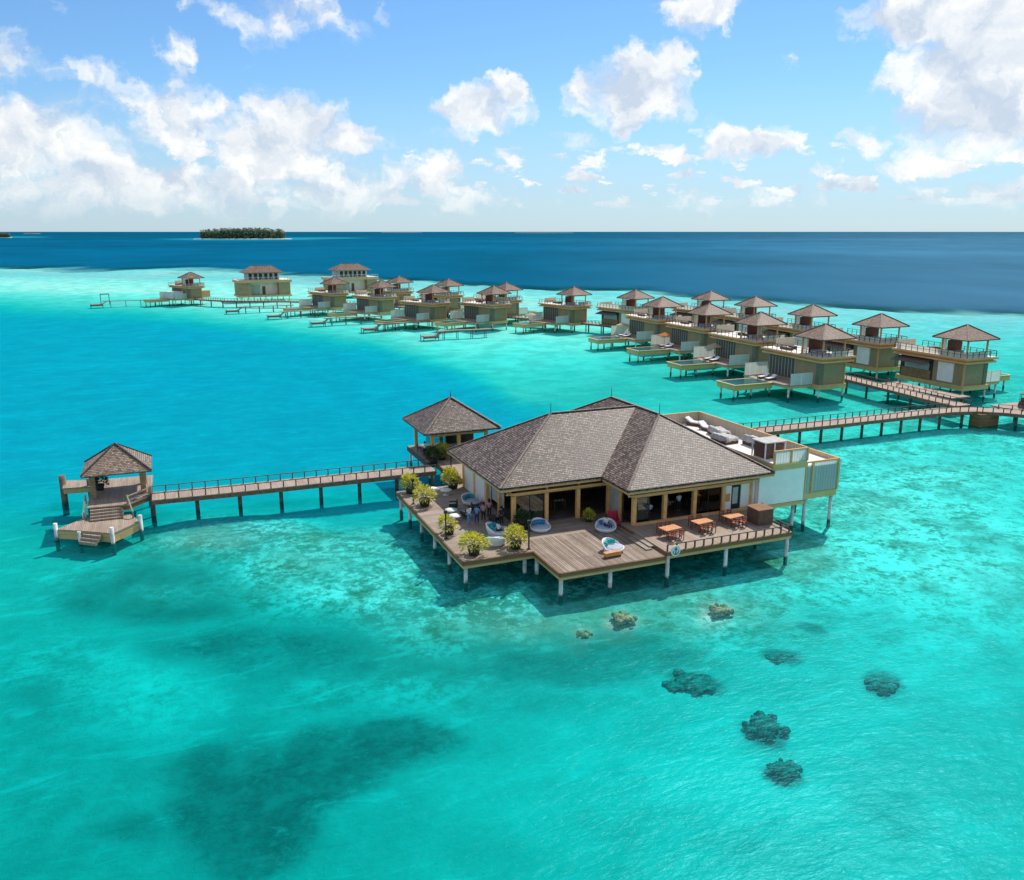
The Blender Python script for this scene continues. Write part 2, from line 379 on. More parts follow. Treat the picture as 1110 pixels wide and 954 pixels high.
# ------------------------------------------------------------------ sea, lagoon floor
def fbm(x, y, sc, octv=4, seed=0):
    r = np.random.RandomState(seed); out = 0; amp = 1; tot = 0
    for o_ in range(octv):
        T = r.rand(256, 256); X = x * sc * 2 ** o_ + 17.3 * o_; Y = y * sc * 2 ** o_ + 9.1 * o_
        xi = np.floor(X).astype(int); yi = np.floor(Y).astype(int); fx = X - xi; fy = Y - yi
        fx = fx * fx * (3 - 2 * fx); fy = fy * fy * (3 - 2 * fy)
        a = T[xi & 255, yi & 255]; b = T[(xi + 1) & 255, yi & 255]; c = T[xi & 255, (yi + 1) & 255]; e = T[(xi + 1) & 255, (yi + 1) & 255]
        out = out + amp * (a * (1 - fx) * (1 - fy) + b * fx * (1 - fy) + c * (1 - fx) * fy + e * fx * fy); tot += amp; amp *= .55
    return out / tot
def sst(x, a, b):
    t = np.clip((x - a) / (b - a), 0, 1); return t * t * (3 - 2 * t)
angs = np.concatenate([np.linspace(-180, -48, 34)[:-1], np.linspace(-48, 48, 560), np.linspace(48, 180, 34)[1:]])
rads = np.concatenate([np.geomspace(9, 900, 470), np.geomspace(900, 90000, 60)[1:]])
AA, RR = np.meshgrid(np.radians(angs + YAW), rads)
GX = CAM[0] + RR * np.sin(AA); GY = CAM[1] + RR * np.cos(AA)
# photo coordinates of every point of the sheet (only to know which patch of lagoon it belongs to)
dx = GX - CAM[0]; dy = GY - CAM[1]; fw = dx * sy_ + dy * cy_; rt = dx * cy_ - dy * sy_
dep = fw * cp + 26 * sp; up = fw * sp - 26 * cp; ok = dep > 1
PU = np.where(ok, 555 + F * rt / np.where(ok, dep, 1), 555); PV = np.where(ok, 477 - F * up / np.where(ok, dep, 1), 2000)
PU = np.clip(PU, -500, 1600); PV = np.clip(PV, 251, 1500)
n1 = fbm(GX, GY, .035, 5, 1) - .5; n2 = fbm(GX, GY, .12, 4, 2) - .5; n3 = fbm(GX, GY, .4, 4, 3) - .5; n4 = fbm(GX, GY, .009, 4, 4) - .5
wu = PU + n1 * 60 * np.clip((PV - 251) / 300, .05, 1.4) + n2 * 30 * np.clip((PV - 251) / 300, .05, 1.4)
wv = PV + (n1 * 46 + n2 * 20) * np.clip((PV - 251) / 350, .03, 1.3)
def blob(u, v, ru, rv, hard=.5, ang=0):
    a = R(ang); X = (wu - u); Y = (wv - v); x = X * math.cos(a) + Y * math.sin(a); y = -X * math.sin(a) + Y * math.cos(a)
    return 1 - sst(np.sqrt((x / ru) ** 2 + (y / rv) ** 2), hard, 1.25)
def blobp(u, v, ru, rv, z=-.9):
    c = at(u, v, z); L_ = math.hypot(c[0] - CAM[0], c[1] - CAM[1]); sc = L_ / F; t = Vector((c[0] - CAM[0], c[1] - CAM[1])) / L_
    X = GX - c[0] + n2 * 2.5; Y = GY - c[1] + n3 * 2; a = X * t.x + Y * t.y; b2 = -X * t.y + Y * t.x
    return 1 - sst(np.sqrt((b2 / (ru * sc)) ** 2 + (a / (rv * sc * L_ / 26)) ** 2), .45, 1.45)
def blobp_old(u, v, ru, rv): return 1 - sst(np.sqrt(((PU + n2 * 26 - u) / ru) ** 2 + ((PV + n2 * 16 + n3 * 8 - v) / rv) ** 2), .45, 1.35)
vo = np.interp(PU, [-400, 0, 250, 450, 640, 850, 1110, 1500], [284, 288.5, 293, 301, 312, 324, 335, 346])
wdt = np.interp(PU, [0, 500, 1110], [3.0, 4.5, 9])
nst = fbm(GX * cy_ - GY * sy_, (GX * sy_ + GY * cy_) * .35, .02, 5, 21) - .5
ocean = 1 - sst((wv + n4 * 6 + nst * 3 * wdt - vo) / wdt, -1.0, 1.35)
edge = np.exp(-((wv - vo - 7) / 6) ** 2)
vl = np.interp(PU, [-400, 0, 150, 260, 400, 480, 560, 650], [326, 331, 338, 352, 374, 398, 428, 440])
lag = sst(wv - vl, -7, 16) * (1 - sst(wu - (wv - 400) * .3, 500, 680)) * (1 - sst(wv, 480, 600))
depth = 2.3 + 0 * PU
depth = depth * (1 - sst(wv, 600, 780)) + 3.9 * sst(wv, 600, 780)
depth = depth + (1 - sst(wu, 200, 520)) * sst(wv, 480, 560) * 1.3
depth = depth * (1 - lag) + 6.2 * lag
far = (1 - sst(wv, vl - 25, vl + 5)) * (1 - sst(PV, 330, 420))
depth = depth * (1 - far) + (.75 + .5 * (n1 + n4)) * far
under = np.maximum(blob(640, 600, 230, 46, .6), blob(520, 600, 80, 55, .6))  # shade below the deck, painted into the sea floor colour
reef = np.maximum.reduce([blob(400, 610, 190, 52), blob(640, 650, 300, 55), blob(930, 560, 240, 130, .4), blob(250, 575, 130, 26), blob(560, 600, 160, 80), blob(1050, 470, 150, 60) * .7, blob(1010, 650, 200, 60, .2) * .6, blob(180, 620, 160, 40, .2) * .6, blob(520, 720, 260, 40, .2) * .4, blob(100, 720, 160, 50, .2) * .35])
depth = depth * (1 - reef) + 1.75 * reef
fore = sst(wv, 560, 680)
depth = np.maximum(.45, depth + n2 * .6 + n3 * .2 + fore * (n1 * 2.4 + n4 * 2))
grassm = np.maximum.reduce([blob(255, 850, 110, 92, .1, 12), blob(330, 812, 120, 52, .1, -12) * .95, blob(425, 786, 110, 34, .1, -6) * .85, blob(230, 800, 90, 44, .2) * .8, blob(120, 860, 70, 24, .3) * .35,
    blob(150, 640, 150, 30, .2) * .55, blob(20, 948, 60, 26, .3) * .8, blob(300, 680, 110, 24, .2) * .3, blob(420, 772, 30, 12, .5) * .8, blob(60, 560, 80, 18, .2) * .3, blob(700, 880, 160, 40, .2) * .22, blob(480, 690, 130, 24, .2) * .3, blob(420, 700, 160, 22, .2) * .5, blob(620, 705, 260, 34, .2) * .55, blob(300, 690, 200, 40, .2) * .45, blob(170, 620, 120, 40, .2) * .5, blob(560, 740, 130, 30, .2) * .25, blob(880, 680, 120, 40, .2) * .25, blob(960, 900, 120, 60, .2) * .22, blob(40, 730, 60, 26, .2) * .3])
heads = np.maximum.reduce([blobp(u, v, ru, rv) for u, v, ru, rv in ((828, 787, 27, 19), (957, 743, 23, 16), (850, 834, 20, 15), (750, 738, 34, 11), (846, 713, 24, 8), (880, 682, 20, 7))])
grassm = np.clip(grassm * 1.15 + grassm * (n2 * 1.6 + n3 * 1.2 + n1 * .8), 0, 1); grassm = np.maximum(grassm, heads * .8)
shoal = np.maximum.reduce([blobp(782, 663, 20, 14, 0), blobp(676, 671, 20, 14, 0), blobp(633, 685, 14, 10, 0)])
coral = np.maximum.reduce([blob(650, 668, 260, 34, .4), blob(250, 650, 60, 30, .2) * .4, blob(450, 680, 90, 24, .2) * .5, blob(700, 690, 130, 22, .3), blob(210, 578, 100, 20, .3), blob(330, 600, 60, 18, .2) * .5, blob(860, 600, 60, 34, .3) * .8,
    blob(720, 650, 160, 22, .3), blob(400, 650, 70, 16, .2) * .5, blob(930, 540, 60, 30, .2) * .45, blob(350, 575, 120, 12, .2) * .6])
coral = np.clip(coral * (.75 + n3 * 1.6 + n2 * 1.3), 0, 1)
dark = np.maximum.reduce([blob(480, 383, 90, 5) * .0, edge * .85 * (1 - ocean), (1 - ocean) * sst(PU, 380, 850) * (1 - sst(wv - vo, 12, 60)) * (.85 + .8 * nst) * .9, blob(430, 340, 120, 3) * .0, blob(190, 405, 90, 8, .3) * .35, blob(230, 358, 60, 4, .3) * .5])
bright = np.maximum.reduce([blob(1010, 560, 170, 130, .4), blob(900, 470, 260, 36, .3) * .7, blob(760, 830, 320, 90, .2) * .35, blob(150, 735, 110, 50, .3) * .8, blob(560, 380, 130, 45, .3) * .5, blob(400, 610, 150, 36, .3) * .5, blob(620, 760, 200, 40, .3) * .4])
SAND = np.array([.80, .76, .64]); GRASS = np.array([.03, .13, .11]); CORAL = np.array([.26, .21, .10]); GREY = np.array([.40, .48, .53])
def lerp(a, b, t): return a * (1 - t[..., None]) + b * t[..., None]
base = np.ones(PU.shape + (3,)) * np.array([.50, .51, .42])
base = lerp(base, SAND * 1.08, np.clip(bright + far, 0, 1)); base = lerp(base, GREY, dark)
base = lerp(base, CORAL, np.clip(coral * 1.25, 0, .95)); base = lerp(base, GRASS, grassm * .45)
base *= ((1 - .28 * reef * (1 - bright)) * (1 + .6 * n1 * (.3 + fore) + .6 * n2 * (.3 + reef) + .4 * n3 * (.3 + reef)))[..., None]
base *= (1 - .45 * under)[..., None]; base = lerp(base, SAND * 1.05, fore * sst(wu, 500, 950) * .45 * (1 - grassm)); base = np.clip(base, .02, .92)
K = np.array([.74, .058, .054])
tint = np.exp(-K * np.maximum(.35, depth * (1 - .8 * shoal) - .8 * coral)[..., None]) * np.array([1, .985, .975])
tint = lerp(tint, tint * np.array([1, .95, 1.08]), lag)
tint = np.minimum(tint, .95) * .97 * np.sqrt(1 - ocean)[..., None]
rgt = sst(PU, 500, 1100)
body = np.zeros(PU.shape + (3,)); body[...] = np.array([.0, .026, .025])
body = lerp(body, np.array([.0, .062, .118]) + 0 * body, lag)
oc = lerp(np.array([.0, .10, .19]) + 0 * body, np.array([.05, .145, .235]) + 0 * body, rgt)  # paler to the right: sun glint painted into the ocean colour
nearh = 1 - sst(PV, 254, 262)
oc = lerp(oc, oc * .75, nearh)
cs = fbm(GX, GY, .0022, 3, 9); oc *= (1 + .5 * (cs - .5) + .35 * n4 + .35 * nst)[..., None]
body = lerp(body, oc, ocean)
# pale sandbanks and the shallows round the far islands
for (u0, v0, ru, rv) in [(262, 259.3, 105, 1.6), (20, 257, 40, 1.0), (345, 258.2, 60, 1.0)]:
    k_ = (1 - sst(np.sqrt(((PU - u0) / ru) ** 2 + ((PV - v0) / rv) ** 2), .5, 1.1)) * .55
    body = lerp(body, np.array([.02, .32, .40]) + 0 * body, k_)
def sheet(name, z, attrs, mat):
    nr, na = GX.shape; co = np.stack([GX, GY, z], -1).reshape(-1, 3).astype(np.float32)
    me = bpy.data.meshes.new(name); i = np.arange(nr - 1)[:, None] * na + np.arange(na - 1)[None, :]
    fs = np.stack([i, i + na, i + na + 1, i + 1], -1).reshape(-1, 4)[:, ::-1]
    me.vertices.add(len(co)); me.vertices.foreach_set('co', co.ravel())
    me.loops.add(fs.size); me.loops.foreach_set('vertex_index', fs.ravel().astype(np.int32))
    me.polygons.add(len(fs)); me.polygons.foreach_set('loop_start', np.arange(0, fs.size, 4, dtype=np.int32))
    me.polygons.foreach_set('use_smooth', np.ones(len(fs), bool)); me.update(calc_edges=True); me.validate()
    if me.polygons[0].normal.z < 0: me.flip_normals()
    for k, a in attrs.items():
        at_ = me.attributes.new(k, 'FLOAT_COLOR', 'POINT'); c = np.ones((len(co), 4), np.float32); c[:, :3] = a.reshape(-1, 3); at_.data.foreach_set('color', c.ravel())
    me.materials.append(mat); o = bpy.data.objects.new(name, me); COL.objects.link(o); o['kind'] = 'structure'; return o
# lagoon floor material
mb, nt, b = newmat('lagoon_floor'); g = G(nt)
tc = g.n('ShaderNodeTexCoord').outputs['Object']; at1 = g.n('ShaderNodeAttribute', attribute_name='floor'); at2 = g.n('ShaderNodeAttribute', attribute_name='cover')
s2 = g.n('ShaderNodeSeparateColor'); g.l(at2.outputs['Color'], s2.inputs[0])
ro, gr, co_ = s2.outputs[0], s2.outputs[1], s2.outputs[2]
na_ = g.noise(tc, .55, 6, .72); nb_ = g.noise(tc, 1.7, 5, .7, dist=.6); nc_ = g.noise(tc, .16, 4, .6)
vor = g.n('ShaderNodeTexVoronoi', feature='F1'); g.l(g.vm('ADD', tc, g.vm('MULTIPLY', g.noise(tc, 1.2, 3, out=1), (.8, .8, 0))), vor.inputs['Vector']); vor.inputs['Scale'].default_value = .75
mott = g.m('ADD', g.m('MULTIPLY', na_, .45), g.m('MULTIPLY', nb_, .55)); brd = g.noise(tc, .22, 5, .65)
c1 = g.mix(g.m('MULTIPLY', g.ss(mott, .485, .56), g.m('MULTIPLY', ro, g.m('SUBTRACT', .86, g.m('MULTIPLY', co_, .82)))), at1.outputs['Color'], (.97, .95, .84, 1))  # pale reef mottling, with caustic highlights painted into the floor colour
c1 = g.mix(g.m('MULTIPLY', g.ss(mott, .50, .43), g.m('MULTIPLY', ro, .8)), c1, (.16, .22, .14, 1))
c1 = g.mix(g.m('MULTIPLY', g.ss(brd, .50, .62), g.m('MULTIPLY', ro, .75)), c1, g.mix(g.ss(nb_, .4, .6), (.12, .13, .065, 1), (.38, .36, .22, 1)))
c1 = g.mix(g.m('MULTIPLY', g.ss(g.m('ADD', vor.outputs[0], g.m('MULTIPLY', nb_, .5)), .75, .45), g.m('MULTIPLY', co_, .75)), c1, (.22, .17, .08, 1))
c1 = g.mix(g.m('MULTIPLY', g.ss(nb_, .53, .66), g.m('MULTIPLY', co_, .4)), c1, (.60, .55, .36, 1))
c1 = g.mix(g.m('MULTIPLY', g.ss(na_, .40, .62), g.m('MULTIPLY', gr, .1)), c1, (.25, .42, .33, 1))
c1 = g.mix(g.ss(na_, .36, .66, 0, .22), c1, (.86, .86, .74, 1)); c1 = g.mix(g.ss(nc_, .60, .38, 0, .42), c1, (.27, .40, .34, 1))
stk = g.noise(g.vm('MULTIPLY', tc, (.35, 1.2, 1)), .45, 5, .7, dist=.8); c1 = g.mix(g.ss(stk, .54, .68, 0, .35), c1, (.9, .9, .8, 1)); c1 = g.mix(g.ss(stk, .46, .32, 0, .3), c1, (.2, .36, .3, 1))
gre = g.ss(g.m('ADD', gr, g.m('MULTIPLY', g.m('SUBTRACT', g.m('ADD', g.m('MULTIPLY', na_, .6), g.m('MULTIPLY', nb_, .4)), .5), g.m('MULTIPLY', gr, 4.4))), .12, .85)
c1 = g.mix(g.m('MULTIPLY', gre, .85), c1, g.mix(g.ss(na_, .35, .65), (.02, .11, .09, 1), (.07, .24, .20, 1)))
g.l(c1, b.inputs['Base Color']); b.inputs['Roughness'].default_value = .95; b.inputs['Specular IOR Level'].default_value = 0
g.l(g.bump(mott, .6, .25), b.inputs['Normal'])
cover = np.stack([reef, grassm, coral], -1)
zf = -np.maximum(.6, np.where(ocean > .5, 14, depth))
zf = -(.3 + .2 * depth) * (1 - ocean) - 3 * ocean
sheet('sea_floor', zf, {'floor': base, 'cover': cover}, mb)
# water surface material
mw, nt, b = newmat('sea_water'); g = G(nt); nt.nodes.remove(b); out = nt.nodes['Material Output']
tc = g.n('ShaderNodeTexCoord').outputs['Object']
ti = g.n('ShaderNodeAttribute', attribute_name='tint'); bo = g.n('ShaderNodeAttribute', attribute_name='body')
rot = g.n('ShaderNodeMapping'); rot.inputs['Rotation'].default_value = (0, 0, R(28)); rot.inputs['Scale'].default_value = (1, 2.1, 1); g.l(tc, rot.inputs[0])
wa = g.noise(rot.outputs[0], .5, 3, .6, dist=.4); wb = g.noise(rot.outputs[0], 1.7, 4, .62, dist=.5); wc = g.noise(rot.outputs[0], .055, 3, .5)
h = g.m('ADD', g.m('ADD', g.m('MULTIPLY', wa, .55), g.m('MULTIPLY', wb, .25)), g.m('MULTIPLY', wc, 1.6))
bmp = g.bump(h, 1., .17)
gl = g.n('ShaderNodeBsdfGlossy'); gl.inputs['Roughness'].default_value = .30; gl.inputs['Color'].default_value = (.22, .75, .9, 1); g.l(bmp, gl.inputs['Normal'])
df = g.n('ShaderNodeBsdfDiffuse')
# ripple sheen painted in: crests get a lighter diffuse colour
rip = g.ss(g.m('ADD', g.m('MULTIPLY', wa, .5), g.m('MULTIPLY', wb, .5)), .50, .66)
g.l(g.mix(g.m('MULTIPLY', rip, .10), bo.outputs['Color'], g.mix(.5, bo.outputs['Color'], (.03, .42, .42, 1))), df.inputs['Color'])
tr = g.n('ShaderNodeBsdfTransparent'); g.l(ti.outputs['Color'], tr.inputs[0])
ad = g.n('ShaderNodeAddShader'); g.l(df.outputs[0], ad.inputs[0]); g.l(tr.outputs[0], ad.inputs[1])
fr = g.n('ShaderNodeFresnel'); fr.inputs[0].default_value = 1.333; g.l(bmp, fr.inputs['Normal'])
mx = g.n('ShaderNodeMixShader'); g.l(g.m('MINIMUM', g.m('MULTIPLY', fr.outputs[0], .35), .03), mx.inputs[0])
g.l(ad.outputs[0], mx.inputs[1]); g.l(gl.outputs[0], mx.inputs[2]); g.l(mx.outputs[0], out.inputs[0])
sheet('sea_water', 0 * GX, {'tint': tint, 'body': body}, mw)

# ------------------------------------------------------------------ far islands
def island(u0, u1, v, hgt, n, name_l, seed):
    r = random.Random(seed); a = Vector(at(u0, v)); b2 = Vector(at(u1, v)); L_ = (b2 - a).length; t = (b2 - a).normalized(); nrm = Vector((-t.y, t.x))
    dpt = L_ * .3; mb_ = MB(); pts = []
    for i in range(40):
        th = 2 * math.pi * i / 40; k = 1 + .07 * math.sin(3 * th + seed)
        pts.append(a + t * (L_ / 2 + math.cos(th) * L_ * .53 * k) + nrm * (dpt / 2 + math.sin(th) * dpt * .6))
    inner = [a + t * (L_ / 2) + nrm * dpt / 2 + (p - (a + t * (L_ / 2) + nrm * dpt / 2)) * .93 for p in pts]
    vs = [(p.x, p.y, -1) for p in pts] + [(p.x, p.y, 1.4) for p in inner]
    mb_.add(vs, [(i, (i + 1) % 40, 40 + (i + 1) % 40, 40 + i) for i in range(40)] + [tuple(range(40, 80))])
    s_ = mb_.build('island_beach', 'sand'); s_['kind'] = 'structure'
    w = MB()
    for i in range(n):
        th = r.random() * 2 * math.pi; rr_ = math.sqrt(r.random()) * .9
        p = a + t * (L_ / 2 + math.cos(th) * L_ * .5 * rr_) + nrm * (dpt / 2 + math.sin(th) * dpt * .45 * rr_)
        edge_ = 1 - .25 * rr_ ** 3; h_ = hgt * r.uniform(.72, 1.08) * edge_; cr_ = hgt * r.uniform(.13, .2)
        w.tube((p.x, p.y, 0), (p.x + r.uniform(-1, 1), p.y, h_), .012 * hgt, .008 * hgt, 4)
        if r.random() < .6:   # palm: drooping fronds
            for k in range(9):
                ph = k * .7 + r.random(); dx_, dy_ = math.cos(ph), math.sin(ph); m2 = cr_ * r.uniform(.9, 1.2); q = cr_ * .17
                w.add([(p.x, p.y, h_), (p.x + dx_ * m2 * .5 - dy_ * q, p.y + dy_ * m2 * .5 + dx_ * q, h_ + m2 * .25), (p.x + dx_ * m2, p.y + dy_ * m2, h_ - m2 * .35), (p.x + dx_ * m2 * .5 + dy_ * q, p.y + dy_ * m2 * .5 - dx_ * q, h_ + m2 * .2)], [(0, 1, 2, 3)])
        for k in range(14):  # understorey leaf clumps
            q = Vector((r.gauss(0, 1), r.gauss(0, 1), r.gauss(0, 1))).normalized(); c_ = Vector((p.x, p.y, h_ * r.uniform(.1, .75))) + q * cr_ * .7
            e1 = Vector((r.gauss(0, 1), r.gauss(0, 1), r.gauss(0, 1))).normalized() * cr_ * .5; e2 = q.cross(e1).normalized() * cr_ * .5
            w.add([c_ - e1, c_ + e2, c_ + e1, c_ - e2], [(0, 1, 2, 3)])
    tag(w.build('palm_grove', 'palm_far', recalc=False), name_l, 'palm grove', kind='stuff')
island(207, 311, 259.2, 36, 650, 'dark green palm grove covering the small island near the horizon', 3)
island(-14, 11, 257.6, 22, 160, 'palm grove of the island cut by the picture edge', 5)
island(24, 42, 253.4, 18, 60, 'low palm grove just behind the island at the picture edge', 6)
island(556, 620, 252.4, 20, 120, 'thin strip of trees on the horizon above the villas', 8)
island(412, 456, 252.2, 18, 90, 'faint low tree line on the horizon beside the palm island', 9)

# ------------------------------------------------------------------ generic structures
def hip(mb_, x0, x1, y0, y1, ze, ridge, th=.16):
    """hipped roof slab; ridge = (xa,ya,xb,yb,z), a point ridge when equal"""
    xa, ya, xb, yb, zr = ridge; pt = abs(xa - xb) + abs(ya - yb) < 1e-3
    for dz in (0, -th):
        A, B, C, D = (x0, y0, ze + dz), (x1, y0, ze + dz), (x1, y1, ze + dz), (x0, y1, ze + dz)
        if pt:
            T = (xa, ya, zr + dz); o = len(mb_.v); mb_.add([A, B, C, D, T], [(0, 1, 4), (1, 2, 4), (2, 3, 4), (3, 0, 4)])
        else:
            E_, Fz = (xa, ya, zr + dz), (xb, yb, zr + dz)
            if abs(xa - xb) > abs(ya - yb): mb_.add([A, B, C, D, E_, Fz], [(0, 1, 5, 4), (1, 2, 5), (2, 3, 4, 5), (3, 0, 4)])
            else: mb_.add([A, B, C, D, E_, Fz], [(0, 1, 4), (1, 2, 5, 4), (2, 3, 5), (3, 0, 4, 5)])
    q = [(x0, y0), (x1, y0), (x1, y1), (x0, y1)]
    for i in range(4):
        a, b2 = q[i], q[(i + 1) % 4]; mb_.add([(a[0], a[1], ze - th), (b2[0], b2[1], ze - th), (b2[0], b2[1], ze), (a[0], a[1], ze)], [(0, 1, 2, 3)])
    return mb_
def caps(parent, segs, mat, w=.28, name='hip_cap'):
    for a, b2 in segs:
        MB().bar(Vector(a) + Vector((0, 0, .05)), Vector(b2) + Vector((0, 0, .05)), w, .09).build(name, mat, parent)
def piling(parent, x, y, ztop, mat='pile', r=.16, bottom=-4.5, name='piling'):
    return MB().tube((x, y, bottom), (x, y, ztop), r, n=12).build(name, mat, parent)
def walkway(name, pts, width, z, label, cat, wood='jetty_wood', rail_step=1.15, pile_step=3.45, fascia='rail_wood', rails=(1, 1), rail_h=.62, detail=True, skip=()):
    root = empty(name, (pts[0][0], pts[0][1], 0), 0, label, cat)
    o = Vector((pts[0][0], pts[0][1])); P = [Vector(p) - o for p in pts]
    nm = []
    for i in range(len(P)):
        a = P[max(0, i - 1)]; b2 = P[min(len(P) - 1, i + 1)]; t = (b2 - a).normalized(); nm.append(Vector((-t.y, t.x)))
    L1 = [p + n * width / 2 for p, n in zip(P, nm)]; L2 = [p - n * width / 2 for p, n in zip(P, nm)]
    d1 = MB(); f1 = MB()
    for i in range(len(P) - 1):
        q = [L2[i], L2[i + 1], L1[i + 1], L1[i]]
        vs = [(p.x, p.y, z - .08) for p in q] + [(p.x, p.y, z) for p in q]
        d1.add(vs, [(4, 5, 6, 7), (0, 3, 2, 1), (0, 1, 5, 4), (2, 3, 7, 6)])
    d1.build('deck_boards', wood, root, recalc=True)
    for side, LL in ((1, L1), (-1, L2)):
        f = MB()
        for i in range(len(P) - 1):
            a, b2 = LL[i] - nm[i] * side * .1, LL[i + 1] - nm[i + 1] * side * .1
            f.bar((a.x, a.y, z - .27), (b2.x, b2.y, z - .27), .14, .42)
        f.build('side_beam', 'beam_brown', root)
    # walk the length for posts and piles
    seg = [(P[i + 1] - P[i]).length for i in range(len(P) - 1)]; tot = sum(seg)
    def pos(s):
        i = 0
        while i < len(seg) - 1 and s > seg[i]: s -= seg[i]; i += 1
        t = (P[i + 1] - P[i]).normalized(); n = Vector((-t.y, t.x)); return P[i] + t * s, n
    for side, on in ((1, rails[0]), (-1, rails[1])):
        if not on: continue
        rl = MB(); posts = []
        k = int(tot / rail_step)
        prev = None
        for j in range(k + 1):
            s = j * tot / k
            c, n = pos(s); p = c + n * side * (width / 2 - .1)
            bad = any(a < s < b2 for a, b2, sd2 in skip if sd2 == side)
            if bad: prev = None; continue
            posts.append(p)
            if prev is not None: rl.bar((prev.x, prev.y, z + rail_h), (p.x, p.y, z + rail_h), .08, .06)
            prev = p
        if detail:
            ro_ = rl.build('railing', fascia, root)
            for p in posts[:100]: MB().box(p.x - .05, p.x + .05, p.y - .05, p.y + .05, z - .3, z + rail_h).build('rail_post', fascia, ro_)
        else:
            for p in posts: rl.box(p.x - .05, p.x + .05, p.y - .05, p.y + .05, z - .3, z + rail_h)
            rl.build('railing', fascia, root)
    k = max(1, int(tot / pile_step))
    for j in range(k + 1):
        c, n = pos(j * tot / k)
        piling(root, c.x, c.y, z - .3, 'dark_pile', .19)
        a_, b_ = c + n * (width / 2 - .15), c - n * (width / 2 - .15); MB().bar((a_.x, a_.y, z - .22), (b_.x, b_.y, z - .22), .2, .2).build('cross_beam', fascia, root)
    return root

# ------------------------------------------------------------------ the restaurant
ZD = 1.9
# main terrace (its own structure on piles)
deck = empty('timber_terrace', (0, 0, 0), 0, 'large grey timber terrace on pale piles round the restaurant', 'terrace')
def edged(poly, z, wood, parent, edge_n, brown=True, name='deck_boards'):
    MB().prism(poly, z - .1, z).build(name, wood, parent)
    n = len(poly); c = (sum(p[0] for p in poly) / n, sum(p[1] for p in poly) / n)
    for i in edge_n:
        a = Vector(poly[i]); b2 = Vector(poly[(i + 1) % n]); t = (b2 - a).normalized(); nn = Vector((t.y, -t.x))
        a1 = a + nn * .05; b1 = b2 + nn * .05
        MB().bar((a1.x, a1.y, z - .17), (b1.x, b1.y, z - .17), .1, .3).build('upper_fascia', 'brown_fascia', parent)
        a1 = a - nn * .06; b1 = b2 - nn * .06
        MB().bar((a1.x, a1.y, z - .455), (b1.x, b1.y, z - .455), .16, .26).build('lower_fascia', 'tan_timber', parent)
terr = [(0, 0), (5.8, 0), (5.8, 2.4), (11.4, 2.4), (15.5, 2.4), (15.5, 6.3), (7.3, 6.3), (7.3, 19.2), (0, 19.2)]
edged(terr, ZD, 'terrace_wood', deck, [0, 8, 7])
# joists under the terrace edge
for y in np.arange(.8, 19, 1.45): MB().bar((-.02, y, ZD - .36), (6.4, y, ZD - .36), .12, .26).build('joist', 'tan_timber', deck)
for (x, y) in [(.3, .3), (.3, 4.2), (.3, 8.1), (.3, 12.), (.3, 15.8), (.3, 18.9), (5.2, .4), (5.2, 6), (5.2, 12), (5.2, 18.8), (10, 6), (10, 12), (15, 6), (20, 6), (20, 12), (25, 6)]: piling(deck, x, y, ZD - .3)
plat = empty('sun_platform', (5.8, -4.75, 0), 0, 'brown weathered plank platform jutting out at the front of the terrace', 'platform')
pp = [(0, 0), (8.93, 0), (8.93, 7.14), (0, 7.14)]
edged(pp, ZD + .004, 'platform_wood', plat, [0, 3])
for (x, y) in [(.15, .15), (4.2, .1), (.2, 4.6), (8.6, 5)]: piling(plat, x, y, ZD - .3)
for x in np.arange(.6, 8.9, 1.2): MB().bar((x, .05, ZD - .36), (x, 7, ZD - .36), .12, .24).build('joist', 'tan_timber', plat)
rd = empty('dining_deck', (14.8, -4.75, 0), 0, 'raised right-hand dining deck with low dark rail in front of the glazed wing', 'deck')
ZR = 2.2
edged([(0, 0), (11.9, 0), (11.9, 4.2), (13.2, 4.2), (13.2, 6.2), (2.0, 6.2), (2.0, 7.2), (0, 7.2)], ZR, 'deck_wood', rd, [0, 1])
for (x, y) in [(.2, .1), (5.6, .1), (11.6, .1), (5.6, 4), (11.6, 4)]: piling(rd, x, y, ZR - .3)
MB().box(-.06, .0, .05, 7.2, 1.3, 2.09).build('side_skirt', 'brown_fascia', rd)
rl = MB(); k = 14
for i in range(k): rl.bar((.15 + i * 11.6 / k, .12, ZR + .5), (.15 + (i + 1) * 11.6 / k, .12, ZR + .5), .07, .06)
rl.bar((11.78, .12, ZR + .5), (11.78, 3.2, ZR + .5), .07, .06); rl.bar((11.78, .12, ZR + .28), (11.78, 3.2, ZR + .28), .05, .04)
ro_ = rl.build('railing', 'rail_wood', rd)
for i in range(k + 1): MB().box(.1 + i * 11.6 / k, .2 + i * 11.6 / k, .07, .17, ZR - .05, ZR + .5).build('rail_post', 'rail_wood', ro_)
for y in (1.2, 2.3, 3.2): MB().box(11.73, 11.83, y - .05, y + .05, ZR - .05, ZR + .5).build('rail_post', 'rail_wood', ro_)
st = empty('side_steps', (13.9, -3.3, 0), 0, 'two short timber steps up from the plank platform to the dining deck', 'steps')
MB().box(0, .55, 0, 3.0, ZD + .006, ZD + .1).build('step', 'terrace_wood', st); MB().box(.45, .93, 0.3, 3.2, ZD + .1, ZD + .2).build('step', 'terrace_wood', st)
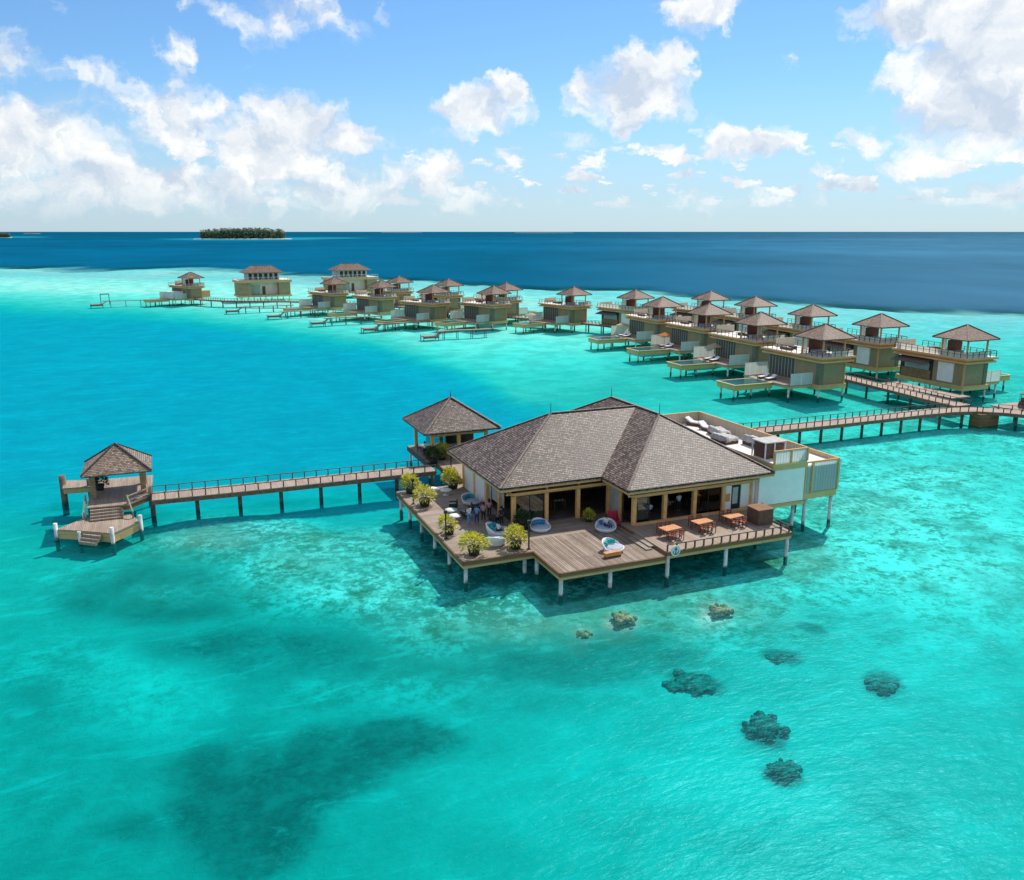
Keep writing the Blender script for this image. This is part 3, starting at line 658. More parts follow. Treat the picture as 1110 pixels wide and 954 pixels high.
# anchor sign
sg = empty('anchor_sign', (15.45, -4.98, 2.28), 0, 'round white sign with black anchor fixed to the dining deck edge', 'sign')
MB().tube((0, .03, 0), (0, -.05, 0), .42, n=28).build('disc', 'white_metal', sg)
an = MB(); an.tube((0, -.06, -.24), (0, -.085, -.24), .0001, .0001, 3)
an.bar((0, -.07, -.26), (0, -.07, .2), .05, .03, (0, 1, 0)); an.bar((-.13, -.07, .12), (.13, -.07, .12), .03, .045, (0, 0, 1))
for i in range(10):
    t0 = math.pi * (1.08 + .84 * i / 10); t1 = math.pi * (1.08 + .84 * (i + 1) / 10)
    an.bar((.24 * math.cos(t0), -.07, -.02 + .25 * math.sin(t0)), (.24 * math.cos(t1), -.07, -.02 + .25 * math.sin(t1)), .03, .05)
for i in range(10):
    t0 = 2 * math.pi * i / 10; t1 = 2 * math.pi * (i + 1) / 10
    an.bar((.05 * math.cos(t0), -.07, .25 + .05 * math.sin(t0)), (.05 * math.cos(t1), -.07, .25 + .05 * math.sin(t1)), .03, .03)
for s_ in (-1, 1): an.add([(s_ * .30, -.075, -.06), (s_ * .19, -.075, -.03), (s_ * .24, -.075, .06)], [(0, 1, 2)])
an.build('anchor', 'black_metal', sg, recalc=False)

bld = empty('restaurant', (0, 0, 0), 0, 'overwater restaurant with big brown shingled hip roofs and open tan-columned front', 'restaurant')
ze, zr = 5.7, 10.0
def rf(p): return p
FL, IN, RL_, RR_, BRr, BLr, BI, BL = (4.9, 4.8), (14.2, 4.8), (14.2, .3), (28.85, .3), (28.85, 23.8), (14.2, 23.8), (14.2, 18.6), (4.9, 18.6)
Lr, J, N_, Fp = (12.6, 11.7), (21.5, 11.7), (21.5, 7.6), (21.5, 16.5)
rm = MB()
for dz in (0, -.2):
    e = lambda p: (p[0], p[1], ze + dz); r_ = lambda p: (p[0], p[1], zr + dz)
    rm.add([e(FL), e(IN), r_(J), r_(Lr)], [(0, 1, 2, 3)]); rm.add([e(BL), e(FL), r_(Lr)], [(0, 1, 2)])
    rm.add([e(BI), e(BL), r_(Lr), r_(J)], [(0, 1, 2, 3)]); rm.add([e(IN), e(RL_), r_(N_), r_(J)], [(0, 1, 2, 3)])
    rm.add([e(RL_), e(RR_), r_(N_)], [(0, 1, 2)]); rm.add([e(RR_), e(BRr), r_(Fp), r_(N_)], [(0, 1, 2, 3)])
    rm.add([e(BRr), e(BLr), r_(Fp)], [(0, 1, 2)]); rm.add([e(BLr), e(BI), r_(J), r_(Fp)], [(0, 1, 2, 3)])
ring = [FL, IN, RL_, RR_, BRr, BLr, BI, BL]
for i in range(8):
    a, b2 = ring[i], ring[(i + 1) % 8]; rm.add([(a[0], a[1], ze - .2), (b2[0], b2[1], ze - .2), (b2[0], b2[1], ze), (a[0], a[1], ze)], [(0, 1, 2, 3)])
roof = rm.build('roof', 'roof_shingle', bld, recalc=False)
E3 = lambda p: (p[0], p[1], ze); R3 = lambda p: (p[0], p[1], zr)
plain('ridge_cap', (.30, .22, .18), .8, .3, 4)
for a, b2 in [(E3(FL), R3(Lr)), (E3(BL), R3(Lr)), (E3(RL_), R3(N_)), (E3(RR_), R3(N_)), (E3(BRr), R3(Fp)), (E3(BLr), R3(Fp)), (R3(Lr), R3(J)), (R3(N_), R3(Fp))]:
    MB().bar(Vector(a) + Vector((0, 0, .04)), Vector(b2) + Vector((0, 0, .03)), .2, .06).build('ridge_cap', 'ridge_cap', roof)
for p in (Lr, N_, Fp): MB().tube((p[0], p[1], zr), (p[0], p[1], zr + .95), .035, .02, 6).build('lightning_rod', 'black_metal', roof)
# eave boards
ev = MB()
for i in range(8):
    a, b2 = Vector(ring[i]), Vector(ring[(i + 1) % 8]); t = (b2 - a).normalized(); n = Vector((-t.y, t.x)) * .12
    ev.bar((a.x + n.x, a.y + n.y, ze - .3), (b2.x + n.x, b2.y + n.y, ze - .3), .08, .2)
ev.build('eave_board', 'tan_timber', bld)
# columns and beams
XL, YL, XR, YR, XE = 6.5, 5.8, 15.6, 1.6, 27.5
cols = [(XL + i * 3.0, YL) for i in range(4)] + [(XR + i * 2.96, YR) for i in range(5)] + [(XL, YL + i * 3.1) for i in range(1, 5)] + [(XR, 3.7)]
for x, y in cols: MB().box(x - .17, x + .17, y - .17, y + .17, ZD, 4.56).build('column', 'column_paint', bld, bevel=.02)
def frieze(a, b2, n):
    MB().bar((a[0], a[1], 4.72), (b2[0], b2[1], 4.72), .3, .3).build('beam', 'column_paint', bld)
    A, B = Vector(a), Vector(b2)
    cl_ = MB()
    MB().bar((a[0], a[1], 5.44), (b2[0], b2[1], 5.44), .2, .16).build('top_plate', 'tan_timber', bld)
    for i in range(n + 1):
        p = A.lerp(B, i / n); MB().box(p.x - .1, p.x + .1, p.y - .1, p.y + .1, 4.87, 5.36).build('short_post', 'column_paint', bld)
    t = (B - A).normalized(); nn = Vector((-t.y, t.x)) * .15
    cl_.bar((a[0] + nn.x, a[1] + nn.y, 5.12), (b2[0] + nn.x, b2[1] + nn.y, 5.12), .04, .5); cl_.build('gap_shade_sheet', 'interior', bld)  # dark sheet standing in for the shaded gap below the eave
frieze((XL, YL), (XR, YL), 3); frieze((XR, YR), (XE, YR), 4); frieze((XL, 18.2), (XL, YL), 4); frieze((XR, YL), (XR, YR), 1)
# lower eave shelf board round the columns
for a, b2 in (((XL - .9, YL - .55), (XR - .6, YL - .55)), ((XR - .9, YR - .55), (XE + 1.1, YR - .55)), ((XL - .55, 18.), (XL - .55, YL - .7)), ((XR - .55, YL - .55), (XR - .55, YR - .6))):
    MB().bar((a[0], a[1], 4.93), (b2[0], b2[1], 4.93), .12, .12).build('outer_beam', 'tan_timber', bld)
# interior shell
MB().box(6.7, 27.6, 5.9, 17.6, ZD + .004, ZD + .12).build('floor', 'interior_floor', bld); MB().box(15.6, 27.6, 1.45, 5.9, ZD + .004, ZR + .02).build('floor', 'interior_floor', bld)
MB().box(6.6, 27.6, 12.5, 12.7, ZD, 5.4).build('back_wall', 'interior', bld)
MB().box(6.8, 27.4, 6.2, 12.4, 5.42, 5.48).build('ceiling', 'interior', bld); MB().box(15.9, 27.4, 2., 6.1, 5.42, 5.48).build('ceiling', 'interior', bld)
MB().box(27.42, 27.6, 1.3, 12.5, ZR, 5.4).build('side_wall', 'white_wall', bld)
MB().box(6.42, 6.58, 12.5, 18.2, ZD, 5.4).build('side_wall', 'white_wall', bld)
# sills
MB().box(XR + .1, XE - .1, YR - .35, YR - .18, ZR - .1, ZR + .22).build('sill_step', 'tan_timber', bld)
def glazed(x0, x1, y, z0, z1, axis='x', n=2):
    fr_ = MB(); w = (x1 - x0) / n
    for i in range(n + 1):
        q = x0 + i * w
        if axis == 'x': fr_.box(q - .03, q + .03, y - .03, y + .03, z0, z1)
        else: fr_.box(y - .03, y + .03, q - .03, q + .03, z0, z1)
    for z in (z0 + .03, z1 - .03):
        if axis == 'x': fr_.box(x0 + .03, x1 - .03, y - .028, y + .028, z - .03, z + .03)
        else: fr_.box(y - .028, y + .028, x0 + .03, x1 - .03, z - .03, z + .03)
    wdw = fr_.build('window_frame', 'black_metal', bld)
    gm = MB()
    if axis == 'x': gm.box(x0, x1, y - .008, y + .008, z0 + .06, z1 - .06)
    else: gm.box(y - .008, y + .008, x0, x1, z0 + .06, z1 - .06)
    gm.build('pane', 'window_glass', wdw)
glazed(XL + .2, XL + 2.8, YL + .06, ZD + .12, 4.5)
glazed(XR + .2, XR + 1.5, YR + .06, ZR + .02, 4.5, n=1)
glazed(XR + 6.1, XR + 8.7, YR + .06, ZR + .02, 4.5, n=2)
glazed(YR + .25, 3.5, XR, ZR + .02, 4.5, 'y', 1)
# end bay of the right wing: white wall with door and small orange picture
MB().box(XR + 9.05, XR + 9.75, YR - .02, YR + .12, ZR, 4.5).build('wall_panel', 'white_wall', bld)
MB().box(XR + 10.75, XE - .17, YR - .02, YR + .12, ZR, 4.5).build('wall_panel', 'white_wall', bld)
dr = MB().box(XR + 9.78, XR + 10.72, YR + .02, YR + .08, ZR, 4.45).build('door', 'black_metal', bld); MB().box(XR + 9.9, XR + 10.45, YR - .0, YR + .015, ZR + .6, 4.3).build('pane', 'curtain', dr)
MB().box(XR + 9.15, XR + 9.6, YR - .06, YR - .025, ZR + .9, ZR + 1.6).build('wall_picture', 'orange_wood', bld)
# curtains on the left side
def curtain(x, y0, y1, z0, z1, parent, axis='y', mat='curtain', name='curtain'):
    m2 = MB(); n = 28; vs = []
    for i in range(n + 1):
        q = y0 + (y1 - y0) * i / n; o = .05 * math.sin(i * 1.55)
        for z in (z0, z1): vs.append((x + o, q, z) if axis == 'y' else (q, x + o, z))
    m2.add(vs, [(2 * i, 2 * i + 2, 2 * i + 3, 2 * i + 1) for i in range(n)], True)
    return m2.build(name, mat, parent, recalc=False)
for y0, y1 in ((8.2, 9.0), (9.3, 11.0), (11.3, 14.1), (14.4, 17.8)): curtain(XL + .1, y0, y1, ZD + (.9 if y0 < 11.2 else .2), 4.5, bld)
curtain(XR + .06, 3.9, 5.6, ZR, 4.5, bld); curtain(2.1, XR + .25, XR + .7, ZR, 4.5, bld, 'x')

# spa block behind to the right (white wall, roof terrace with slatted fence)
spa = empty('white_annex', (0, 0, 0), 0, 'white walled two-storey annex with fenced roof terrace beside the restaurant', 'annex')
XA, XB, YA, YB = 28.95, 32.6, .8, 17.4
MB().box(27.65, XB, YA, 12, 2.55, 5.62).build('wall', 'white_wall', spa)
MB().box(XA - 1.5, XB + .06, YA - .1, YB + .3, 2.2, 2.5).build('base_beam', 'olive_fascia', spa)
MB().box(XA, XB + .08, YA - .08, YB + .1, 5.63, 6.22).build('roof_band', 'olive_fascia', spa)
MB().box(XA - .9, XB, 12.0, YB, 2.55, 5.62).build('wall', 'white_wall', spa)
MB().box(XA + .02, XB, YA, YB, 6.23, 6.3).build('terrace_floor', 'terrace_white', spa)
MB().leaf(XA + .05, XB + .1, YA - .1, YA - .02, 6.26, 7.35).build('front_fence', 'slat_white', spa)
MB().box(XB + .02, XB + .1, YA, YB, 6.26, 7.35).build('side_fence', 'slat_fence', spa)
MB().box(XA - 2.5, XB + .1, YB + .02, YB + .1, 6.26, 7.35).build('back_fence', 'slat_fence', spa)
cpm = MB(); cpm.bar((XA, YA - .06, 7.4), (XB + .15, YA - .06, 7.4), .16, .1); cpm.bar((XB + .06, YA - .06, 7.4), (XB + .06, YB + .1, 7.4), .16, .1); cpm.bar((XA - 2.5, YB + .06, 7.4), (XB, YB + .06, 7.4), .16, .1)
cpm.build('handrail', 'cornice_paint', spa)
for x in (XA + .1, XA + 1.9, XB + .05): MB().box(x - .08, x + .08, YA - .16, YA - .02, 6.23, 7.4).build('fence_post', 'cornice_paint', spa)
MB().box(XA - 2.6, XA + .01, 12.6, YB, 5.95, 6.28).build('terrace_extension', 'cornice_paint', spa)
for x, y in ((31.9, 1.2), (31.9, 6), (31.9, 11), (31.9, 16.5), (28.5, 1.3), (28.5, 16)): piling(spa, x, y, 2.3)
sc_ = empty('screened_balcony', (XB + .12, .9, 0), 0, 'tall slatted balcony box on stilts at the annex outer corner', 'balcony')
w_, d_ = 3.8, 5.2
MB().box(0, w_, 0, d_, 2.5, 3.1).build('floor_beam', 'olive_fascia', sc_)
MB().leaf(.9, w_ - .1, -.03, .05, 3.15, 5.9).build('front_screen', 'slat_white', sc_)
MB().leaf(.02, .75, -.02, .05, 3.12, 5.7).build('gate', 'slat_white', sc_)
MB().box(w_ - .05, w_ + .03, 0.02, d_, 3.15, 5.9).build('side_screen', 'slat_fence', sc_)
MB().box(.0, w_, d_ - .05, d_ + .03, 3.15, 5.9).build('back_screen', 'slat_fence', sc_)
MB().box(.02, w_ - .08, .06, d_ - .08, 5.55, 5.63).build('canopy_floor', 'terrace_white', sc_)
fm = MB(); fm.bar((0, 0, 5.98), (w_, 0, 5.98), .18, .12); fm.bar((w_, 0, 5.98), (w_, d_, 5.98), .18, .12); fm.bar((0, d_, 5.98), (w_, d_, 5.98), .18, .12); fm.build('handrail', 'cornice_paint', sc_)
for x, y in ((.05, 0), (.82, 0), (w_, 0), (w_, d_)): MB().box(x - .1, x + .1, y - .1, y + .1, 3.11, 5.92).build('corner_post', 'olive_fascia', sc_)
for x, y in ((.5, .3), (w_ - .3, .3), (.5, d_ - .3), (w_ - .3, d_ - .3)): piling(sc_, x, y, 2.55, 'pile')

# things on the annex roof
def daybed(name, x, y, z, rz, label, mat='daybed_white', back=True, group=None):
    r2 = empty(name, (x, y, z), rz, label, 'daybed', group)
    MB().box(-1, 1, -.42, .42, .12, .28).build('frame', 'dark_box', r2)
    MB().box(-.98, .55, -.4, .4, .281, .42).build('mattress', mat, r2, bevel=.04)
    MB().bar((.5, 0, .36), (1.15, 0, .78), .78, .12, (0, 0, 1)).build('backrest', mat, r2)
    for a in (-.85, .85):
        for b2 in (-.35, .35): MB().box(a - .04, a + .04, b2 - .04, b2 + .04, 0, .12).build('leg', 'dark_box', r2)
    return r2
Gd = 'daybeds on the annex roof terrace'
daybed('daybed', 31.4, 16.0, 6.31, R(120), 'white daybed in the far corner of the fenced roof terrace', group=Gd)
daybed('daybed', 31.2, 13.6, 6.31, R(100), 'white daybed second from the far fence corner on the roof terrace', group=Gd)
def covered(x, y, rz, lab, sz=(1.0, .7, .75)):
    r = empty('covered_sofa', (x, y, 6.31), rz, lab, 'sofa', 'covered sofas on the annex roof'); a, b2, h_ = sz
    MB().box(-a, a, -b2, b2, 0, h_ * .55).build('base', 'dark_box', r, bevel=.03)
    m2 = MB(); n = 14; q = random.Random(int(x * 10 + y)); vs = []
    for i in range(n + 1):
        for j in range(n + 1):
            u_, v_ = i / n * 2 - 1, j / n * 2 - 1; e_ = max(abs(u_), abs(v_)); vs.append((u_ * a * 1.06, v_ * b2 * 1.06, (h_ * (.72 + .2 * (v_ > .3)) if e_ < .9 else h_ * .34) + q.uniform(-.05, .05)))
    m2.add(vs, [(i * (n + 1) + j, (i + 1) * (n + 1) + j, (i + 1) * (n + 1) + j + 1, i * (n + 1) + j + 1) for i in range(n) for j in range(n)], True); m2.build('cover', 'cover_cloth', r, recalc=True)
covered(30.9, 11.4, R(80), 'brown sofa under a rumpled grey cover midway along the slatted fence', (1.2, .7, .9)); covered(29.9, 9.1, R(95), 'brown sofa with grey cover next to the shingle roof edge', (1.1, .8, .8)); covered(31.6, 6.6, R(92), 'brown sofa with grey cover just behind the dark roof cabin', (1.2, .6, 1.0))
cb = empty('roof_cabin', (30.2, 3.1, 6.3), 0, 'dark slatted cabin with white frame and flat pale top on the annex roof', 'cabin')
MB().box(-.9, 1.1, -.8, .8, 0, 1.3).build('screen_wall', 'dark_box', cb)
MB().box(-1.1, 1.3, -1, 1, 1.42, 1.52).build('top', 'cover_cloth', cb)
for x in (-1, 0, 1.15):
    for y in (-.9, .9): MB().box(x - .05, x + .05, y - .05, y + .05, 0, 1.42).build('post', 'white_metal', cb)
sbx = empty('service_box', (25.75, -1.9, ZR), 0, 'square brown timber service box at the end of the dining deck', 'box')
MB().box(-.75, .75, -.75, .75, 0, 1.3).build('cladding', 'dark_box', sbx); MB().box(-.82, .82, -.82, .82, 1.3, 1.38).build('lid', 'brown_fascia', sbx)

# ------------------------------------------------------------------ small pavilion behind
pv = empty('bar_pavilion', (9.85, 32.3, 0), 0, 'square bar pavilion with brown hip roof behind the restaurant', 'pavilion')
MB().box(-4.1, 3.6, -4.2, 3.8, ZD - .12, ZD).build('deck_boards', 'deck_wood', pv)
MB().box(-4.15, 3.65, -4.26, -4.2, ZD - .55, ZD - .02).build('fascia', 'rail_wood', pv)
MB().box(-4.16, -4.1, -4.2, 3.8, ZD - .55, ZD - .02).build('fascia', 'rail_wood', pv)
pr = hip(MB(), -4.45, 4.3, -4.4, 4.4, 5.1, (0, 0, 0, 0, 8.0), .2).build('roof', 'roof_shingle', pv, recalc=False)
caps(pr, [((sx_ * 4.35, sy2 * 4.4, 5.1), (0, 0, 8.0)) for sx_ in (-1, 1) for sy2 in (-1, 1)], 'ridge_cap', .2)
MB().tube((0, 0, 7.9), (0, 0, 8.7), .06, .03, 8).build('finial', 'black_metal', pr)
for x in (-3.2, -.2, 3.): 
    for y in (-3.2, 3.2): MB().box(x - .17, x + .17, y - .17, y + .17, ZD, 4.6).build('column', 'column_paint', pv)
bm2 = MB(); bm2.box(-3.4, 3.2, -3.38, -3.1, 4.45, 4.8); bm2.box(-3.4, 3.2, 3.1, 3.38, 4.45, 4.8); bm2.box(-3.4, -3.12, -3.1, 3.1, 4.45, 4.8); bm2.box(2.9, 3.2, -3.1, 3.1, 4.45, 4.8); bm2.build('beam', 'tan_timber', pv)
MB().box(-3.9, 3.7, -3.75, 3.75, 4.82, 4.9).build('soffit', 'tan_timber', pv)
MB().box(-.5, 2.9, .6, .8, ZD, 4.45).build('back_wall', 'interior', pv)
MB().box(-2.9, -.6, .2, .35, ZD, 4.45).build('glass_screen', 'window_glass', pv)
MB().box(-1.8, 1.8, -2.2, -1.5, ZD, ZD + 1.05).build('bar_counter', 'dark_box', pv)
MB().box(-1.9, 1.9, -2.3, -1.4, ZD + 1.05, ZD + 1.12).build('counter_top', 'curtain', pv)
for x in (-3.8, 3.3):
    for y in (-3.9, 3.5): piling(pv, x, y, ZD - .1)
pw_ = empty('link_walk', (6.6, 19.22, 0), 0, 'pale timber walk linking the terrace to the bar pavilion past the side curtains', 'walkway')
MB().box(0, 2.9, 0, 8.85, ZD - .1, ZD).build('deck_boards', 'deck_wood', pw_)
MB().box(-.08, 0, 0, 8.85, ZD - .5, ZD - .02).build('fascia', 'brown_fascia', pw_)
for y in (1.5, 4.5, 7.5): piling(pw_, .3, y, ZD - .1)
MB().box(-.02, .06, .1, 4.6, ZD, ZD + .5).build('kerb_rail', 'rail_wood', pw_)

# ------------------------------------------------------------------ jetties
walkway('long_jetty', [(-21.6, 26.5), (-14, 26.2), (-6, 26.1), (5.65, 26.0)], 2.7, ZD, 'long low-railed timber jetty from the thatched landing to the bar pavilion', 'jetty')
walkway('curved_boardwalk', [(44.5, 27), (52, 27), (60, 27), (68, 27.1), (75, 27.2), (80, 27.0), (84, 25.9), (87, 23.5), (89, 20.5), (90.5, 16), (91.5, 10), (92, 2)], 2.9, 2.0,
        'boardwalk curving out from behind the annex to the right past the junction', 'boardwalk', wood='pink_wood', rail_step=1.25, skip=[(38.0, 42.6, 1)])
spine = [(85.0, 28.3), (85.4, 34), (86.6, 44), (87.6, 54), (88.4, 70), (89.5, 90), (90.5, 110), (91.5, 130), (90.5, 142), (85, 155), (76, 172), (67, 192), (57, 214), (44, 238), (24, 256), (2, 268)]
walkway('villa_boardwalk', spine, 2.9, 2.0, 'long boardwalk running away between the two rows of villas', 'boardwalk', wood='pink_wood', rail_step=1.25, detail=False, pile_step=5)
jb = empty('junction_pier', (84.6, 24.6, 0), 0, 'brown concrete pier block under the boardwalk junction', 'pier')
MB().box(-1.6, 1.9, -.9, .9, -3.5, 1.7).build('block', 'brown_fascia', jb)
piling(jb, 1.2, 0.7, 1.9, 'dark_pile')
# far piece of boardwalk to the lone villa
walkway('outer_boardwalk', [(2, 268.5), (-4, 276), (-8, 283)], 2.4, 2.0, 'last thin stretch of boardwalk leading to the lone far villa', 'boardwalk', wood='pink_wood', detail=False, pile_step=5)

# landing pavilion at the jetty end
lp = empty('landing_pavilion', (-24.4, 29.6, 0), 0, 'small thatched landing shelter with steps at the far end of the jetty', 'pavilion')
ap = hip(MB(), -3.0, 3.0, -2.8, 2.7, 4.35, (0, 0, 0, 0, 6.55), .16).build('roof', 'pavilion_shingle', lp, recalc=False)
caps(ap, [((a * 3.0, -2.8 if b2 < 0 else 2.7, 4.35), (0, 0, 6.55)) for a in (-1, 1) for b2 in (-1, 1)], 'rail_wood', .14)
for x in (-2.2, 2.1):
    for y in (-1.5, 1.9): MB().box(x - .24, x + .24, y - .24, y + .24, ZD, 4.4).build('column', 'landing_wood', lp, bevel=.02)
MB().box(-2.4, 2.3, -1.65, -1.4, 4.15, 4.35).build('beam', 'dark_box', lp); MB().box(-2.4, 2.3, 1.8, 2.05, 4.15, 4.35).build('beam', 'dark_box', lp)
MB().prism([(-2.6, -4.6), (.8, -4.9), (2.7, -2.5), (2.9, 4.6), (-2.7, 4.9)], ZD - .12, ZD).build('upper_deck', 'deck_wood', lp)
MB().prism([(-2.55, -4.5), (.8, -4.8), (2.65, -2.5), (2.8, 4.5), (-2.6, 4.8)], ZD - .55, ZD - .13).build('upper_beam', 'brown_fascia', lp)
MB().prism([(-5.2, 2.9), (-2.72, 2.6), (-2.72, 4.9), (-5.3, 5.9)], ZD - .12, ZD + .002).build('side_deck', 'deck_wood', lp)
MB().prism([(-5.15, 2.95), (-2.74, 2.65), (-2.74, 4.8), (-5.2, 5.8)], ZD - .6, ZD - .13).build('side_beam', 'olive_fascia', lp)
for i in range(4):
    MB().box(-2.35, .35, -4.75 - .3 * (i + 1), -4.75 - .3 * i, ZD - .9, ZD - .2 * (i + 1) + .02).build('stair', 'deck_wood', lp)
lowp = [(-5.0, -6.9), (-3.3, -7.9), (-1.9, -8.8), (-.4, -9.9), (1.7, -7.3), (.9, -5.0), (-2.8, -4.4)]
MB().prism(lowp, .82, .95).build('lower_deck', 'deck_wood', lp)
MB().prism([(p[0] * .99 - .01, p[1] * .995 - .02) for p in lowp], .1, .815).build('lower_beam', 'tan_timber', lp)
for i in range(3):
    o = Vector((-2.6, -8.3)); t = Vector((.78, -.62)); n = Vector((-.62, -.78))
    a = o + n * (.05 + .28 * i); q = [a, a + t * 1.7, a + t * 1.7 + n * .28, a + n * .28]
    MB().prism([(p.x, p.y) for p in q], .45 - .2 * i, .75 - .22 * i).build('water_step', 'deck_wood', lp)
for (x, y, h_) in [(-5.0, -6.9, 1.5), (-.45, -9.9, 1.5), (1.75, -7.3, 1.5), (-2.9, -4.5, 1.4), (-5.3, 4.4, 2.8), (-2.9, 3.0, 2.6), (2.7, -2.4, 2.7), (-3.1, -8.1, .9)]:
    piling(lp, x, y, h_, 'pile' if h_ < 2 else 'dark_pile', .17 if h_ != 2.8 else .3)
hr = MB()
for a, b2 in (((.75, -4.6), (1.15, -6.2)), ((-2.75, -3.2), (-2.9, -4.9))):
    hr.bar((a[0], a[1], ZD + .75), (b2[0], b2[1], 1.55), .12, .12); hr.bar((a[0], a[1], ZD), (a[0], a[1], ZD + .8), .14, .14); hr.bar((b2[0], b2[1], .9), (b2[0], b2[1], 1.6), .14, .14)
hr.bar((.8, -4.7, ZD + .7), (2.6, -2.6, ZD + .7), .14, .1); hr.bar((.8, -4.7, ZD + .3), (2.6, -2.6, ZD + .3), .14, .1); hr.bar((2.6, -2.6, ZD), (2.6, -2.6, ZD + .8), .2, .2)
hr.build('handrail', 'deck_wood', lp)
for (x, y) in [(-2.4, 4.2), (2.4, 4.2), (2.6, .5), (-2.5, -3.5)]: piling(lp, x, y, ZD - .5, 'dark_pile')

# ------------------------------------------------------------------ villas
def villa(sx_, name, label, group, pool=True, jet=False):
    """origin at the tower's front corner that faces the boardwalk; body runs to -x*sx_ ... and back (+y)"""
    r = empty(name, (0, 0, 0), 0, label, 'villa', group)
    def bx(n, mat, x0, x1, y0, y1, z0, z1, parent=r, bevel=0):
        if mat in ('privacy', 'curtain_panel'):
            pn_ = MB().leaf(sx_ * x0, sx_ * x1, y0, y1, z0, z1).build(n, mat, parent)
            fr2 = MB(); ym = (y0 + y1) / 2
            for q in (x0, x1): fr2.box(sx_ * q - .035, sx_ * q + .035, ym - .035, ym + .035, z0 - .02, z1 + .03)
            fr2.box(sx_ * x0, sx_ * x1, ym - .03, ym + .03, z1 + .005, z1 + .045); fr2.build('panel_frame', 'white_metal', pn_); return pn_
        return MB().box(sx_ * x0, sx_ * x1, y0, y1, z0, z1).build(n, mat, parent, bevel)
    # base slab
    bx('base_slab', 'olive_fascia', -5.6, .1, -.1, 13.5, 1.4, 2.15)
    bx('deck_boards', 'deck_wood', -10.2, -5.62, 1.5, 13, 2.0, 2.14); bx('deck_edge', 'olive_fascia', -10.1, -5.64, 1.55, 12.9, 1.6, 1.99)
    # bathroom tower
    bx('tower_wall', 'grey_olive_wall', -5.2, -.25, .3, 6.2, 2.16, 5.75)
    bx('corner_pier', 'dark_olive', -5.3, -4.5, .2, 1.1, 2.155, 5.74)
    bx('corner_post', 'cornice_paint', -.3, -.1, .15, .4, 2.155, 5.74)
    # living wing
    bx('inner_wall', 'interior', -4.9, -.3, 6.21, 13.0, 2.16, 5.7)
    gw = bx('glazed_front', 'glass_dark_slats', -5.1, -4.95, 1.2, 12.9, 2.16, 5.5)
    # side facing the boardwalk: high window band, awning
    bx('side_window', 'slat_white', -.28, -.18, 7.0, 12.0, 3.7, 4.9); bx('side_panel', 'white_wall', -.3, -.12, 2.2, 5.2, 2.4, 5.5); bx('side_cladding', 'dark_clad', -.29, -.16, 6.6, 12.6, 2.2, 3.65)
    aw = MB(); aw.add([(sx_ * x, y, z) for x, y, z in [(-.1, 6.4, 5.5), (-.1, 13.2, 5.5), (1.9, 13.2, 4.95), (1.9, 6.4, 4.95), (-.1, 6.4, 5.4), (-.1, 13.2, 5.4), (1.9, 13.2, 4.85), (1.9, 6.4, 4.85)]],
                      [(0, 1, 2, 3), (4, 7, 6, 5), (0, 3, 7, 4), (1, 5, 6, 2), (2, 6, 7, 3)])
    aw.build('awning', 'awning', r)
    # cornice and roof terrace, front edge bowed
    def slab(n, mat, x0, x1, y0, y1, z0, z1, bow=.5):
        pts = [(x0, y1), (x0, y0)]
        for i in range(1, 8): t = i / 8; pts.append((x0 + (x1 - x0) * t, y0 - 0 * bow))
        pts += [(x1, y0), (x1, y1)]
        m2 = MB().prism([(sx_ * p[0], p[1]) for p in pts], z0, z1); return m2.build(n, mat, r)
    slab('cornice', 'cornice_paint', -5.9, .7, -.7, 13.9, 5.75, 6.05); slab('cornice', 'tan_timber', -5.6, .4, -.4, 13.6, 6.06, 6.35)
    slab('cornice', 'cornice_paint', -6.1, .9, -.9, 14.1, 6.36, 6.62)
    bx('terrace_floor', 'terrace_white', -5.9, .7, -.7, 13.9, 6.625, 6.68)
    # balustrade
    top = [(-5.8, 13.8), (-5.8, -.6), (.6, -.6), (.6, 13.8)]
    rr = MB(); posts = []
    for a, b2 in zip(top[:-1], top[1:]):
        A, B = Vector(a), Vector(b2); k = max(2, round((B - A).length / 1.25))
        rr.bar((sx_ * a[0], a[1], 7.62), (sx_ * b2[0], b2[1], 7.62), .07, .07); rr.bar((sx_ * a[0], a[1], 7.2), (sx_ * b2[0], b2[1], 7.2), .04, .04)
        for i in range(k + 1): p = A.lerp(B, i / k); rr.box(sx_ * p.x - .04, sx_ * p.x + .04, p.y - .04, p.y + .04, 6.68, 7.62)
    bal = rr.build('balustrade', 'rail_wood', r)
    pn = MB()
    if sx_ < 0: pn.leaf(sx_ * .54, sx_ * .58, -.5, 13.5, 6.72, 7.56)      # pale infill to the boardwalk side
    pn.leaf(sx_ * -3.9, sx_ * .5, -.58, -.54, 6.72, 7.56); pn.build('infill_panel', 'curtain_panel', bal)
    bx('terrace_screen', 'slat_fence', -3.5, .5, 13.2, 13.35, 6.69, 8.1)
    bx('terrace_lounge', 'dark_box', -4.9, -4.2, 8.0, 10.6, 6.69, 7.1); bx('terrace_table', 'black_metal', -3.6, -2.6, 9.0, 10.0, 6.69, 7.2)
    # gazebo
    gz = hip(MB(), -2.6 - 3.5, -2.6 + 3.5, 2.7 - 3.4, 2.7 + 3.4, 9.5, (-2.6, 2.7, -2.6, 2.7, 11.6), .16)
    gz.v = [(sx_ * p[0], p[1], p[2]) for p in gz.v]; gz = gz.build('gazebo_roof', 'villa_shingle', r)
    caps(gz, [((sx_ * (-2.6 + a * 3.5), 2.7 + b2 * 3.4, 9.5), (sx_ * -2.6, 2.7, 11.6)) for a in (-1, 1) for b2 in (-1, 1)], 'ridge_cap', .2)
